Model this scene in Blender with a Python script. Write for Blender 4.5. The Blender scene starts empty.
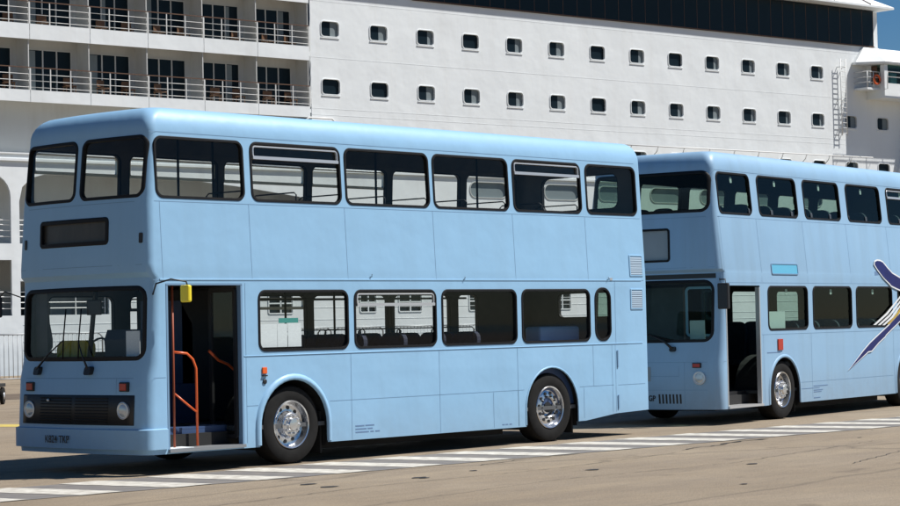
import bpy, bmesh, math, random
from mathutils import Vector, Matrix
random.seed(7)
R = math.radians
sc = bpy.context.scene
C = sc.collection
PI = math.pi

# ------------------------------------------------------------------ materials
def mat(name, col, rough=.6, metal=0, coat=0, noise=0, nscale=3.0, bump=0, bscale=2.0, spec=.5, col2=None, detail=6, stretch=(1, 1, 1)):
    m = bpy.data.materials.new(name); m.use_nodes = True
    nt = m.node_tree; b = nt.nodes['Principled BSDF']
    b.inputs['Base Color'].default_value = (*col, 1); b.inputs['Roughness'].default_value = rough
    b.inputs['Metallic'].default_value = metal; b.inputs['Coat Weight'].default_value = coat
    b.inputs['Coat Roughness'].default_value = .12; b.inputs['Specular IOR Level'].default_value = spec
    if noise or bump:
        tc = nt.nodes.new('ShaderNodeTexCoord'); mp = nt.nodes.new('ShaderNodeMapping')
        mp.inputs['Scale'].default_value = stretch
        nt.links.new(tc.outputs['Object'], mp.inputs[0])
    if noise:
        n = nt.nodes.new('ShaderNodeTexNoise'); n.inputs['Scale'].default_value = nscale; n.inputs['Detail'].default_value = detail
        nt.links.new(mp.outputs[0], n.inputs['Vector'])
        r = nt.nodes.new('ShaderNodeValToRGB'); r.color_ramp.elements[0].position = .3; r.color_ramp.elements[1].position = .7
        c2 = col2 or tuple(c * (1 - noise) for c in col)
        r.color_ramp.elements[0].color = (*c2, 1); r.color_ramp.elements[1].color = (*col, 1)
        nt.links.new(n.outputs['Fac'], r.inputs[0]); nt.links.new(r.outputs[0], b.inputs['Base Color'])
    if bump:
        n2 = nt.nodes.new('ShaderNodeTexNoise'); n2.inputs['Scale'].default_value = bscale; n2.inputs['Detail'].default_value = 3
        nt.links.new(mp.outputs[0], n2.inputs['Vector'])
        bp = nt.nodes.new('ShaderNodeBump'); bp.inputs['Strength'].default_value = 1; bp.inputs['Distance'].default_value = bump
        nt.links.new(n2.outputs['Fac'], bp.inputs['Height']); nt.links.new(bp.outputs[0], b.inputs['Normal'])
    return m

def glassmat(name, tint, refl=.5, rough=.02):
    m = bpy.data.materials.new(name); m.use_nodes = True; nt = m.node_tree; nt.nodes.clear()
    o = nt.nodes.new('ShaderNodeOutputMaterial'); mx = nt.nodes.new('ShaderNodeMixShader')
    t = nt.nodes.new('ShaderNodeBsdfTransparent'); t.inputs[0].default_value = (*tint, 1)
    g = nt.nodes.new('ShaderNodeBsdfGlossy'); g.inputs['Roughness'].default_value = rough; g.inputs[0].default_value = (.9, .93, .95, 1)
    f = nt.nodes.new('ShaderNodeFresnel'); f.inputs['IOR'].default_value = 1.45
    mu = nt.nodes.new('ShaderNodeMath'); mu.operation = 'MULTIPLY'; mu.inputs[1].default_value = refl
    ge = nt.nodes.new('ShaderNodeNewGeometry'); mr = nt.nodes.new('ShaderNodeMapRange'); mr.inputs['To Min'].default_value = 1.45; mr.inputs['To Max'].default_value = 1 / 1.45
    nt.links.new(ge.outputs['Backfacing'], mr.inputs['Value']); nt.links.new(mr.outputs[0], f.inputs['IOR'])
    nt.links.new(f.outputs[0], mu.inputs[0]); nt.links.new(mu.outputs[0], mx.inputs[0])
    nt.links.new(t.outputs[0], mx.inputs[1]); nt.links.new(g.outputs[0], mx.inputs[2]); nt.links.new(mx.outputs[0], o.inputs[0])
    return m

M = {}
M['paint'] = mat('bus_paint', (.278, .480, .675), .46, coat=.06, spec=.35, noise=1, nscale=.9, col2=(.264, .462, .652), bump=.016, bscale=1.6)
M['paint2'] = mat('bus_paint_faded', (.278, .445, .612), .48, coat=.05, spec=.4, noise=1, nscale=1.1, col2=(.255, .415, .58), bump=.007, bscale=1.4)
M['seam'] = mat('panel_seam', (.16, .28, .42), .6)
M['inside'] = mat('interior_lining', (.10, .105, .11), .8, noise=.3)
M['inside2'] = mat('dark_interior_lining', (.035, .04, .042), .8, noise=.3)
M['rubber'] = mat('rubber', (.008, .008, .009), .6, spec=.25)
M['black'] = mat('black_plastic', (.014, .014, .015), .5)
M['chassis'] = mat('chassis', (.012, .012, .012), .9)
M['glass'] = glassmat('clear_glass', (.88, .90, .89), .5)
M['gglass'] = glassmat('green_glass', (.55, .67, .61), .45)
M['dglass'] = mat('dark_glass', (.008, .016, .022), .3, spec=.12)
M['alu'] = mat('aluminium', (.62, .62, .62), .35, metal=.6)
M['chrome'] = mat('polished_steel', (.66, .67, .69), .22, metal=.9, bump=.003, bscale=14)
M['tyre'] = mat('tyre', (.014, .0135, .013), .9, noise=.35, nscale=12, spec=.25)
M['orange'] = mat('orange_rail', (.78, .13, .03), .35)
M['yellow'] = mat('yellow_plastic', (.85, .68, .03), .45)
M['yellowcloth'] = mat('yellow_cloth', (.45, .36, .03), .8, noise=.4, nscale=8)
M['red'] = mat('red_lens', (.42, .03, .015), .25)
M['amber'] = mat('orange_lens', (.75, .12, .02), .25)
M['lamp'] = mat('lamp_glass', (.55, .58, .58), .12, metal=.3)
M['seat'] = mat('seat_cloth', (.022, .028, .06), .85, noise=.5, nscale=20)
M['seatg'] = mat('seat_cloth_grey', (.04, .055, .075), .85, noise=.4, nscale=20)
M['blue'] = mat('blue_vinyl', (.035, .07, .16), .5)
M['darkblue'] = mat('dark_blue_moulding', (.012, .022, .045), .6)
M['orange2'] = mat('dull_orange_rail', (.30, .06, .02), .5)  # darker, browner version of the orange rail colour
M['ltblue'] = mat('light_blue_panel', (.30, .46, .66), .5)
M['slat'] = mat('grey_slat', (.36, .46, .55), .5)
M['paper'] = mat('paper', (.80, .84, .86), .8, noise=.12, nscale=30, stretch=(1, 1, 5))
M['teal'] = mat('teal_card', (.05, .30, .27), .6)
M['grime'] = mat('smoke_brown_blind', (.055, .047, .035), .45, noise=.4, nscale=6, stretch=(1, 1, .3))
M['dest2'] = mat('grey_screen', (.28, .32, .34), .5, noise=.1)
M['cyan'] = mat('cyan_panel', (.12, .42, .60), .4)
M['navy'] = mat('navy_vinyl', (.018, .022, .13), .5, spec=.3, noise=.25, nscale=6)
M['white'] = mat('white_vinyl', (.75, .76, .76), .5)
M['gold'] = mat('gold_vinyl', (.55, .36, .04), .5)
M['ink'] = mat('plate_ink', (.012, .012, .014), .5)
M['faint'] = mat('faded_lettering', (.12, .20, .34), .6)
M['ship'] = mat('ship_paint', (.79, .815, .815), .5, noise=1, nscale=.35, col2=(.745, .77, .77), bump=.05, bscale=.55)
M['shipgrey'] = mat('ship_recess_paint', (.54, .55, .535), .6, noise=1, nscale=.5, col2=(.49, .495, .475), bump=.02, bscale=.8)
M['railwhite'] = mat('white_rail', (.68, .68, .66), .4)
M['teak'] = mat('brown_wood', (.11, .055, .03), .6)
M['chairwood'] = mat('chair_wood', (.13, .065, .03), .6)
M['curtain'] = mat('grey_curtain', (.17, .205, .215), .8)
M['steel'] = mat('galvanised', (.28, .29, .30), .5, metal=.5)

def weather(m, dirt, streak, skirt=None, sx=3.0, sz=.25, amt=.12, thr=(.45, .75)):
    nt = m.node_tree; b = nt.nodes['Principled BSDF']; src = b.inputs['Base Color'].links[0].from_socket
    tc = nt.nodes.new('ShaderNodeTexCoord'); mp = nt.nodes.new('ShaderNodeMapping'); mp.inputs['Scale'].default_value = (sx, sx, sz)
    nt.links.new(tc.outputs['Object'], mp.inputs[0]); n = nt.nodes.new('ShaderNodeTexNoise'); n.inputs['Scale'].default_value = 1; n.inputs['Detail'].default_value = 8; n.inputs['Roughness'].default_value = .65
    nt.links.new(mp.outputs[0], n.inputs['Vector'])
    r = nt.nodes.new('ShaderNodeMapRange'); r.inputs['From Min'].default_value = thr[0]; r.inputs['From Max'].default_value = thr[1]; r.inputs['To Max'].default_value = amt
    nt.links.new(n.outputs['Fac'], r.inputs[0])
    mx = nt.nodes.new('ShaderNodeMix'); mx.data_type = 'RGBA'; nt.links.new(r.outputs[0], mx.inputs[0]); nt.links.new(src, mx.inputs[6]); mx.inputs[7].default_value = (*dirt, 1)
    out = mx.outputs[2]
    if skirt:
        n2 = nt.nodes.new('ShaderNodeTexNoise'); n2.inputs['Scale'].default_value = 5; n2.inputs['Detail'].default_value = 9; n2.inputs['Roughness'].default_value = .7
        nt.links.new(tc.outputs['Object'], n2.inputs['Vector'])
        sp = nt.nodes.new('ShaderNodeSeparateXYZ'); nt.links.new(tc.outputs['Object'], sp.inputs[0])
        h = nt.nodes.new('ShaderNodeMapRange'); h.inputs['From Min'].default_value = skirt[1]; h.inputs['From Max'].default_value = skirt[0]; nt.links.new(sp.outputs[2], h.inputs[0])
        m1 = nt.nodes.new('ShaderNodeMath'); m1.operation = 'MULTIPLY'; nt.links.new(h.outputs[0], m1.inputs[0]); nt.links.new(n2.outputs['Fac'], m1.inputs[1])
        m2 = nt.nodes.new('ShaderNodeMath'); m2.operation = 'MULTIPLY'; m2.inputs[1].default_value = skirt[2]; nt.links.new(m1.outputs[0], m2.inputs[0])
        mx2 = nt.nodes.new('ShaderNodeMix'); mx2.data_type = 'RGBA'; nt.links.new(m2.outputs[0], mx2.inputs[0]); nt.links.new(out, mx2.inputs[6]); mx2.inputs[7].default_value = (.20, .17, .13, 1)
        out = mx2.outputs[2]
    nt.links.new(out, b.inputs['Base Color'])
weather(M['paint'], (.20, .30, .38), 1, skirt=(.25, .75, .30), amt=.13)
weather(M['paint2'], (.20, .28, .34), 1, skirt=(.25, .9, .45), amt=.28)
weather(M['ship'], (.42, .36, .28), 1, sx=1.2, sz=.10, amt=.14, thr=(.5, .8))
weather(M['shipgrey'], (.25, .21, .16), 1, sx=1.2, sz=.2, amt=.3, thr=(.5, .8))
# ------------------------------------------------------------------ helpers
def link(o, parent=None):
    C.objects.link(o)
    if parent: o.parent = parent
    return o
def tag(o, label=None, cat=None, group=None, kind=None):
    if label: o['label'] = label
    if cat: o['category'] = cat
    if group: o['group'] = group
    if kind: o['kind'] = kind
    return o
def empty(name, loc=(0, 0, 0), rz=0):
    o = bpy.data.objects.new(name, None); o.location = loc; o.rotation_euler = (0, 0, rz); o.empty_display_size = .3
    return link(o)
def copy_tree(o, parent=None):
    c = o.copy(); C.objects.link(c); c.parent = parent
    for ch in list(o.children): copy_tree(ch, c)
    return c

class MB:
    def __init__(s): s.bm = bmesh.new()
    def quad(s, pts, mi=0):
        f = s.bm.faces.new([s.bm.verts.new(p) for p in pts]); f.material_index = mi; return f
    def box(s, x0, x1, y0, y1, z0, z1, mi=0, bev=0):
        b = bmesh.new() if bev else s.bm
        v = [b.verts.new(p) for p in [(x0, y0, z0), (x1, y0, z0), (x1, y1, z0), (x0, y1, z0), (x0, y0, z1), (x1, y0, z1), (x1, y1, z1), (x0, y1, z1)]]
        for f in [(0, 3, 2, 1), (4, 5, 6, 7), (0, 1, 5, 4), (1, 2, 6, 5), (2, 3, 7, 6), (3, 0, 4, 7)]:
            b.faces.new([v[i] for i in f]).material_index = mi
        if bev:
            bmesh.ops.bevel(b, geom=b.edges[:], offset=bev, segments=2, affect='EDGES', profile=.5)
            me = bpy.data.meshes.new('t'); b.to_mesh(me); b.free(); s.bm.from_mesh(me); bpy.data.meshes.remove(me)
        return s
    def tube(s, pts, r, n=8, mi=0, closed=False):
        pts = [Vector(p) for p in pts]; rings = []
        L = len(pts)
        for i, p in enumerate(pts):
            a = pts[(i - 1) % L] if (i > 0 or closed) else p; b = pts[(i + 1) % L] if (i < L - 1 or closed) else p
            t = (b - a).normalized()
            up = Vector((0, 0, 1)) if abs(t.z) < .9 else Vector((1, 0, 0))
            u = t.cross(up).normalized(); w = t.cross(u)
            rr = r[i] if isinstance(r, (list, tuple)) else r
            rings.append([s.bm.verts.new(p + u * math.cos(2 * PI * k / n) * rr + w * math.sin(2 * PI * k / n) * rr) for k in range(n)])
        for i in range(L if closed else L - 1):
            A, B = rings[i], rings[(i + 1) % L]
            for k in range(n):
                f = s.bm.faces.new((A[k], A[(k + 1) % n], B[(k + 1) % n], B[k])); f.material_index = mi; f.smooth = True
        if not closed:
            s.bm.faces.new(rings[0][::-1]).material_index = mi; s.bm.faces.new(rings[-1]).material_index = mi
        return s
    def lathe(s, prof, c, axis='y', n=40, mi=0, sign=1, caps=(1, 1)):
        c = Vector(c); rings = []
        for r, h in prof:
            ring = []
            for k in range(n):
                a = 2 * PI * k / n
                if axis == 'y': p = Vector((r * math.cos(a), h * sign, r * math.sin(a)))
                elif axis == 'x': p = Vector((h * sign, r * math.cos(a), r * math.sin(a)))
                else: p = Vector((r * math.cos(a), r * math.sin(a), h * sign))
                ring.append(s.bm.verts.new(c + p))
            rings.append(ring)
        for i in range(len(rings) - 1):
            for k in range(n):
                f = s.bm.faces.new((rings[i][k], rings[i][(k + 1) % n], rings[i + 1][(k + 1) % n], rings[i + 1][k])); f.smooth = True; f.material_index = mi
        for rg, on in ((rings[0], caps[0]), (rings[-1], caps[1])):
            if on: s.bm.faces.new(rg).material_index = mi
        return s
    def prism(s, poly, mapf, d0, d1, mi=0):
        A = [s.bm.verts.new(mapf(u, v, d0)) for u, v in poly]; B = [s.bm.verts.new(mapf(u, v, d1)) for u, v in poly]; n = len(poly)
        s.bm.faces.new(A[::-1]).material_index = mi; s.bm.faces.new(B).material_index = mi
        for i in range(n):
            s.bm.faces.new((A[i], A[(i + 1) % n], B[(i + 1) % n], B[i])).material_index = mi
        return s
    def build(s, name, mats, parent=None, smooth=False, ang=35, weld=False):
        if weld: bmesh.ops.remove_doubles(s.bm, verts=s.bm.verts[:], dist=1e-5)
        bmesh.ops.recalc_face_normals(s.bm, faces=s.bm.faces[:])
        me = bpy.data.meshes.new(name); s.bm.to_mesh(me); s.bm.free()
        for m in (mats if isinstance(mats, (list, tuple)) else [mats]): me.materials.append(M[m])
        if smooth:
            me.shade_smooth(); me.set_sharp_from_angle(angle=R(ang))
        return link(bpy.data.objects.new(name, me), parent)

def rrect(u0, u1, v0, v1, r, n=6, sub=1, rs=None):
    """rounded rectangle outline; straight edges along u split into sub pieces; rs: radii (bl, br, tr, tl)"""
    rs = rs or (r, r, r, r)
    out = []
    cs = [(u0 + rs[0], v0 + rs[0], 180, rs[0]), (u1 - rs[1], v0 + rs[1], 270, rs[1]), (u1 - rs[2], v1 - rs[2], 0, rs[2]), (u0 + rs[3], v1 - rs[3], 90, rs[3])]
    for ci, (cu, cv, a0, r_) in enumerate(cs):
        for k in range(n + 1):
            a = R(a0 + 90 * k / n); out.append((cu + r_ * math.cos(a), cv + r_ * math.sin(a)))
        nx = cs[(ci + 1) % 4]
        if sub > 1 and ci in (0, 2):
            a = R(nx[2]); e = (nx[0] + nx[3] * math.cos(a), nx[1] + nx[3] * math.sin(a)); st = out[-1]
            for k in range(1, sub): out.append((st[0] + (e[0] - st[0]) * k / sub, st[1] + (e[1] - st[1]) * k / sub))
    return out

def frame_ring(mb, rect, r, w, mapf, d0, d1, sub=1, mi=0, rs=None):
    """closed ring of width w around a rounded rect; mapf(u,v,depth)"""
    u0, u1, v0, v1 = rect
    rs2 = tuple(max(.01, q - w) for q in rs) if rs else None
    O = rrect(u0, u1, v0, v1, r, sub=sub, rs=rs); I = rrect(u0 + w, u1 - w, v0 + w, v1 - w, max(.01, r - w), sub=sub, rs=rs2)
    n = len(O); b = mb.bm
    dm = (d0 + d1) / 2
    Om = rrect(u0 + w * .25, u1 - w * .25, v0 + w * .25, v1 - w * .25, max(.01, r - w * .25), sub=sub, rs=tuple(max(.01, q - w * .25) for q in rs) if rs else None)
    loops = [[b.verts.new(mapf(u, v, d1)) for u, v in O], [b.verts.new(mapf(u, v, d1 + (d0 - d1) * .8)) for u, v in O], [b.verts.new(mapf(u, v, d0)) for u, v in Om],
             [b.verts.new(mapf(u, v, d0)) for u, v in I], [b.verts.new(mapf(u, v, d1)) for u, v in I]]
    for j in range(5):
        A, B = loops[j], loops[(j + 1) % 5]
        for i in range(n):
            b.faces.new((A[i], A[(i + 1) % n], B[(i + 1) % n], B[i])).material_index = mi

def pane_strips(mb, rect, r, mapf, d, sub=1, mi=0):
    """glass sheet following mapf"""
    u0, u1, v0, v1 = rect
    us = [u0 + r * (1 - math.cos(R(90 * k / 4))) for k in range(5)]
    us += [u0 + r + (u1 - u0 - 2 * r) * k / sub for k in range(1, sub)]
    us += [u1 - r * (1 - math.cos(R(90 * k / 4))) for k in range(4, -1, -1)]
    prev = None
    for u in us:
        du = max(0, (u0 + r) - u, u - (u1 - r)); h = r - math.sqrt(max(0, r * r - du * du))
        cur = (mb.bm.verts.new(mapf(u, v0 + h + 1e-4, d)), mb.bm.verts.new(mapf(u, v1 - h - 1e-4, d)))
        if prev: mb.bm.faces.new((prev[0], cur[0], cur[1], prev[1])).material_index = mi
        prev = cur

def fill_plate(outer, holes, name):
    """flat plate with holes -> bmesh faces in XY plane (front sheet only), via 2D curve fill"""
    cu = bpy.data.curves.new(name, 'CURVE'); cu.dimensions = '2D'; cu.fill_mode = 'BOTH'
    for poly in [outer] + holes:
        sp = cu.splines.new('POLY'); sp.points.add(len(poly) - 1)
        for i, (u, v) in enumerate(poly): sp.points[i].co = (u, v, 0, 1)
        sp.use_cyclic_u = True
    return cu
def plate_obj(name, outer, holes, thick, m, parent, front=0):
    """plate in local XZ plane; faces at y=front and y=front+thick"""
    cu = fill_plate(outer, holes, name); cu.extrude = thick / 2
    o = bpy.data.objects.new(name, cu); C.objects.link(o)
    dg = bpy.context.evaluated_depsgraph_get(); me = bpy.data.meshes.new_from_object(o.evaluated_get(dg))
    bpy.data.objects.remove(o); bpy.data.curves.remove(cu)
    me.transform(Matrix(((1, 0, 0, 0), (0, 0, -1, front + thick / 2), (0, 1, 0, 0), (0, 0, 0, 1))))
    me.name = name; me.materials.clear(); me.materials.append(M[m])
    return link(bpy.data.objects.new(name, me), parent)

def text_mesh(s, size, m, name, parent, mapm, bold=0.0, xs=1.0):
    cu = bpy.data.curves.new(name, 'FONT'); cu.body = s; cu.size = size; cu.extrude = .0015; cu.offset = bold; cu.space_character = 1.02
    o = bpy.data.objects.new(name, cu); C.objects.link(o)
    dg = bpy.context.evaluated_depsgraph_get(); me = bpy.data.meshes.new_from_object(o.evaluated_get(dg))
    bpy.data.objects.remove(o); bpy.data.curves.remove(cu)
    me.transform(Matrix.Diagonal((xs, 1, 1, 1))); me.transform(mapm); me.name = name; me.materials.clear(); me.materials.append(M[m])
    return link(bpy.data.objects.new(name, me), parent)

# ------------------------------------------------------------------ bus
def lerp_tab(tab, z):
    if z <= tab[0][0]: return tab[0][1]
    for (a, b), (c, d) in zip(tab, tab[1:]):
        if z <= c: return b + (d - b) * (z - a) / (c - a)
    return tab[-1][1]

class Bus:
    def __init__(s, name, loc, rz, L, W, front, side, rtop, zs, paint, label, glass, roof_f=.23):
        s.L, s.W, s.front, s.side, s.rtop, s.paint, s.glassn = L, W, front, side, rtop, paint, glass
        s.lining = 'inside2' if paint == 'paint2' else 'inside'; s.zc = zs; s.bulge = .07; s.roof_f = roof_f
        s.root = empty(name, loc, rz); tag(s.root, label, 'bus', 'light blue double decker buses')
    def fl(s, z): return lerp_tab(s.front, z)
    def t(s, z): return lerp_tab(s.side, z)
    def rf(s, z): return .15 if z < 1.15 else .15 - .03 * min(1, (z - 1.15) / .3)
    def front_x(s, y, z):
        w = s.W / 2 - .16; q = min(1.0, abs(y - s.W / 2) / w)
        x = s.fl(z) - s.bulge * (1 - q * q)
        e = abs(y - s.W / 2) - (s.W / 2 - s.rf(z) - s.t(z))
        if e > 0:
            r = s.rf(z); x += r - math.sqrt(max(0, r * r - min(e, r) ** 2))
        return x
    def Pf(s, y, z, d): return Vector((s.front_x(y, z) - d, y, z))      # d outward
    def Ps(s, x, z, d): return Vector((x, s.t(z) - d, z))
    def Pfar(s, x, z, d): return Vector((x, s.W - s.t(z) + d, z))
    def Pr(s, y, z, d): return Vector((s.L + d, y, z))
    def loop(s, z, ins, fins, rins):
        """horizontal section: ins side inset, fins front inset, rins rear inset"""
        x0 = s.fl(min(z, s.zc)) + fins; t = s.t(min(z, s.zc)) + ins; x1 = s.L - rins; W = s.W
        rf = s.rf(z) + fins * .35; rr = .055 + rins * .5; pts = []
        for k in range(7):                                       # near front corner
            a = R(270 - 90 * k / 6); pts.append((x0 + rf + rf * math.cos(a), t + rf + rf * math.sin(a)))
        y0, y1 = t + rf, W - t - rf
        for k in range(1, 16):
            y = y0 + (y1 - y0) * k / 16; q = (y - W / 2) / (W / 2 - y0)
            pts.append((x0 - s.bulge * (1 - q * q) * max(0, 1 - fins), y))
        for k in range(7):
            a = R(180 - 90 * k / 6); pts.append((x0 + rf + rf * math.cos(a), W - t - rf + rf * math.sin(a)))
        for k in range(5):
            a = R(90 - 90 * k / 4); pts.append((x1 - rr + rr * math.cos(a), W - t - rr + rr * math.sin(a)))
        for k in range(5):
            a = R(0 - 90 * k / 4); pts.append((x1 - rr + rr * math.cos(a), t + rr + rr * math.sin(a)))
        return pts
    def shell(s, cutters, holes_fn=None, zb=.24):
        mb = MB(); b = mb.bm
        lv = sorted(set([zb, .30] + [z for z, _ in s.front] + [z for z, _ in s.side] + [s.zc]))
        lv = [z for z in lv if zb <= z <= s.zc]
        H = s.rtop - s.zc
        spec = [(z, 0, 0, 0) for z in lv]
        for k in range(1, 8):
            a = R(90 * k / 7.5); spec.append((s.zc + H * .88 * math.sin(a) / math.sin(R(84)), .19 * (1 - math.cos(a)), s.roof_f * (1 - math.cos(a)), .11 * (1 - math.cos(a))))
        spec.append((s.zc + H * .97, .55, .6, .5)); spec.append((s.zc + H, 1.0, 1.1, 1.0))
        loops = []
        for z, i, f, r in spec: loops.append([b.verts.new((x, y, z)) for x, y in s.loop(z, i, f, r)])
        n = len(loops[0])
        for A, B in zip(loops, loops[1:]):
            for k in range(n): b.faces.new((A[k], A[(k + 1) % n], B[(k + 1) % n], B[k])).material_index = 0
        b.faces.new(loops[-1]).material_index = 0
        inn = []
        for z, i, f, r in [(z, .05, .05, .05) for z in lv[:-1]] + [(s.zc - .02, .06, .06, .06), (s.zc + H * .5, .18, .26, .16), (s.zc + H * .72, .5, .6, .4)]:
            inn.append([b.verts.new((x, y, z)) for x, y in s.loop(z, i, f, r)])
        for A, B in zip(inn, inn[1:]):
            for k in range(n): b.faces.new((B[k], B[(k + 1) % n], A[(k + 1) % n], A[k])).material_index = 1
        b.faces.new(inn[-1][::-1]).material_index = 1
        for k in range(n): b.faces.new((loops[0][(k + 1) % n], loops[0][k], inn[0][k], inn[0][(k + 1) % n])).material_index = 0
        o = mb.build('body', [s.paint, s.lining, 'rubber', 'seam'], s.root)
        s.body = o
        for batch in cutters:
            c = MB()
            for fn in batch: fn(c)
            for f in c.bm.faces: f.material_index = 2
            co = c.build('cutter', [s.paint, s.lining, 'rubber', 'seam'])
            co.parent = s.root
            md = o.modifiers.new('b', 'BOOLEAN'); md.operation = 'DIFFERENCE'; md.solver = 'EXACT'; md.object = co; md.use_self = False
            bpy.context.view_layer.update()
            dg = bpy.context.evaluated_depsgraph_get(); me = bpy.data.meshes.new_from_object(o.evaluated_get(dg))
            o.modifiers.clear(); old = o.data; o.data = me; bpy.data.meshes.remove(old)
            bpy.data.objects.remove(co)
        for p in me.polygons:
            c_ = p.center
            for ax in (2.23, 7.24, 2.14, 7.25):
                if abs(c_.x - ax) < .585 and c_.z < 1.06 and abs(p.normal.y) < .4 and (.0 < c_.y < .2 or s.W - .2 < c_.y < s.W) : p.material_index = 2
        me.shade_smooth(); me.set_sharp_from_angle(angle=R(28))
        return o
    def seams(s, side_segs, front_segs=()):
        """thin panel joints joined into the body mesh"""
        bm = bmesh.new(); bm.from_mesh(s.body.data)
        def strip(P, a, b_, w=.0055):
            n = 2 if P == s.Ps else 12
            if P == s.Ps: n = 6
            (u0, v0), (u1, v1) = a, b_
            hor = abs(u1 - u0) > abs(v1 - v0)
            prev = None
            for k in range(n + 1):
                u = u0 + (u1 - u0) * k / n; v = v0 + (v1 - v0) * k / n
                p = [P(u, v - w / 2, .0018), P(u, v + w / 2, .0018)] if hor else [P(u - w / 2, v, .0018), P(u + w / 2, v, .0018)]
                cur = [bm.verts.new(q) for q in p]
                if prev:
                    f = bm.faces.new((prev[0], cur[0], cur[1], prev[1])); f.material_index = 3
                prev = cur
        for sg in side_segs: strip(s.Ps, *sg)
        for sg in front_segs: strip(s.Pf, *sg)
        bm.to_mesh(s.body.data); bm.free()
    def window(s, P, rect, r, name='window', w=.033, sub=1, hopper=0, glass=None, rs=None, bar=None):
        mb = MB(); frame_ring(mb, rect, r, w, P, .010, -.045, sub=sub, rs=rs)
        fr = mb.build(name, 'rubber', s.root, smooth=True, ang=40)
        g = MB(); u0, u1, v0, v1 = rect; e = w * .6
        pane_strips(g, (u0 + e, u1 - e, v0 + e, v1 - e), max(.02, r - e), P, -.022, sub=max(1, sub))
        g.build('glass', glass or s.glassn, fr, smooth=True)
        if hopper:
            h = MB(); hz = v1 - .055 - hopper
            frame_ring(h, (u0 + .05, u1 - .05, hz, v1 - .05), .05, .018, P, .012, -.02)
            A = h.bm
            h.prism(rrect(u0 + .05, u1 - .05, hz - .012, hz + .028, .008, n=2), P, .020, -.012)
            h.build('hopper_frame', 'alu', fr)
            h2 = MB(); pane_strips(h2, (u0 + .07, u1 - .07, hz + .03, v1 - .07), .03, P, -.034)
            h2.build('hopper_glass', glass or s.glassn, fr)
        return fr
    def cut_side(s, rect, r, both=True, far=False):
        u0, u1, v0, v1 = rect; i = .016
        poly = rrect(u0 + i, u1 - i, v0 + i, v1 - i, max(.02, r - i), n=5)
        def fn(c):
            if far: c.prism(poly, lambda u, v, d: Vector((u, d, v)), s.W - .35, s.W + .2)
            else: c.prism(poly, lambda u, v, d: Vector((u, d, v)), -.2, s.W + .2 if both else .3)
        return fn
    def cut_front(s, rect, r, rear=False):
        u0, u1, v0, v1 = rect; i = .016
        poly = rrect(u0 + i, u1 - i, v0 + i, v1 - i, max(.02, r - i), n=5)
        def fn(c): c.prism(poly, lambda u, v, d: Vector((d, u, v)), *((s.L - .2, s.L + .3) if rear else (-.5, .35)))
        return fn
    def cut_arch(s, x, r=.565, zc=.47):
        def fn(c):
            poly = [(x - r, -.1), (x + r, -.1)] + [(x + r * math.cos(R(a)), zc + r * math.sin(R(a))) for a in range(0, 181, 10)]
            for y0, y1 in ((-.3, .12), (s.W - .12, s.W + .3)):
                c.prism(poly, lambda u, v, d: Vector((u, d, v)), y0, y1)
        return fn
    def wheel(s, x, y, sign, kind, zc=.485, r=.485):
        """sign -1: outer face towards -y"""
        t = MB(); w = .28
        prof = [(.285, 0), (.31, -.012), (.36, -.022), (.43, -.018), (.465, -.004), (r - .008, .02), (r, .05), (r, w - .05), (r - .008, w - .02), (.43, w), (.30, w), (.285, w - .01)]
        t.lathe(prof + prof[:1], (x, y, zc), n=56, sign=-sign, caps=(0, 0))
        # tread grooves are left to the shading; sidewall ribs
        o = t.build('wheel', 'tyre', s.root, smooth=True, ang=40)
        rm = MB()
        if kind == 'front':
            prof = [(.283, .05), (.29, .0), (.30, -.012), (.292, -.022), (.278, -.016), (.268, .03), (.262, .075), (.235, .085), (.17, .075), (.155, .02), (.148, -.01), (.135, -.018), (.085, -.018), (.08, -.04), (.068, -.055), (.03, -.058)]
        else:
            prof = [(.283, .05), (.29, .0), (.30, -.012), (.292, -.022), (.278, -.016), (.270, .02), (.262, .05), (.215, .028), (.15, .022), (.125, .05), (.12, .09), (.10, .095), (.095, .05), (.085, .045), (.03, .045)]
        rm.lathe(prof, (x, y, zc), n=48, sign=-sign, caps=(0, 1))
        hub_h = -.018 if kind == 'front' else .022
        h = rm; n = 10 if kind == 'front' else 11
        for k in range(n):
            a = 2 * PI * (k + .3) / n; rr = .208 if kind == 'front' else .198
            hd = .079 if kind == 'front' else .022
            h.lathe([(.001, hd - .006), (.024, hd - .006), (.024, hd + .03), (.001, hd + .03)], (x + rr * math.cos(a), y, zc + rr * math.sin(a)), n=12, sign=-sign, mi=1)
        if kind != 'front': h.lathe([(.001, .03), (.075, .03), (.075, .1), (.001, .1)], (x, y, zc), n=20, sign=-sign, mi=1)
        for k in range(10):
            a = 2 * PI * k / 10; rr = .112 if kind == 'front' else .158
            h.lathe([(.001, hub_h - .03), (.011, hub_h - .028), (.014, hub_h - .004), (.014, hub_h + .02), (.001, hub_h + .02)], (x + rr * math.cos(a), y, zc + rr * math.sin(a)), n=8, sign=-sign, mi=2 if kind == 'front' else 1)
        rm.build('rim', ['chrome', 'black', 'alu'], o, smooth=True, ang=30)
        return o
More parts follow.
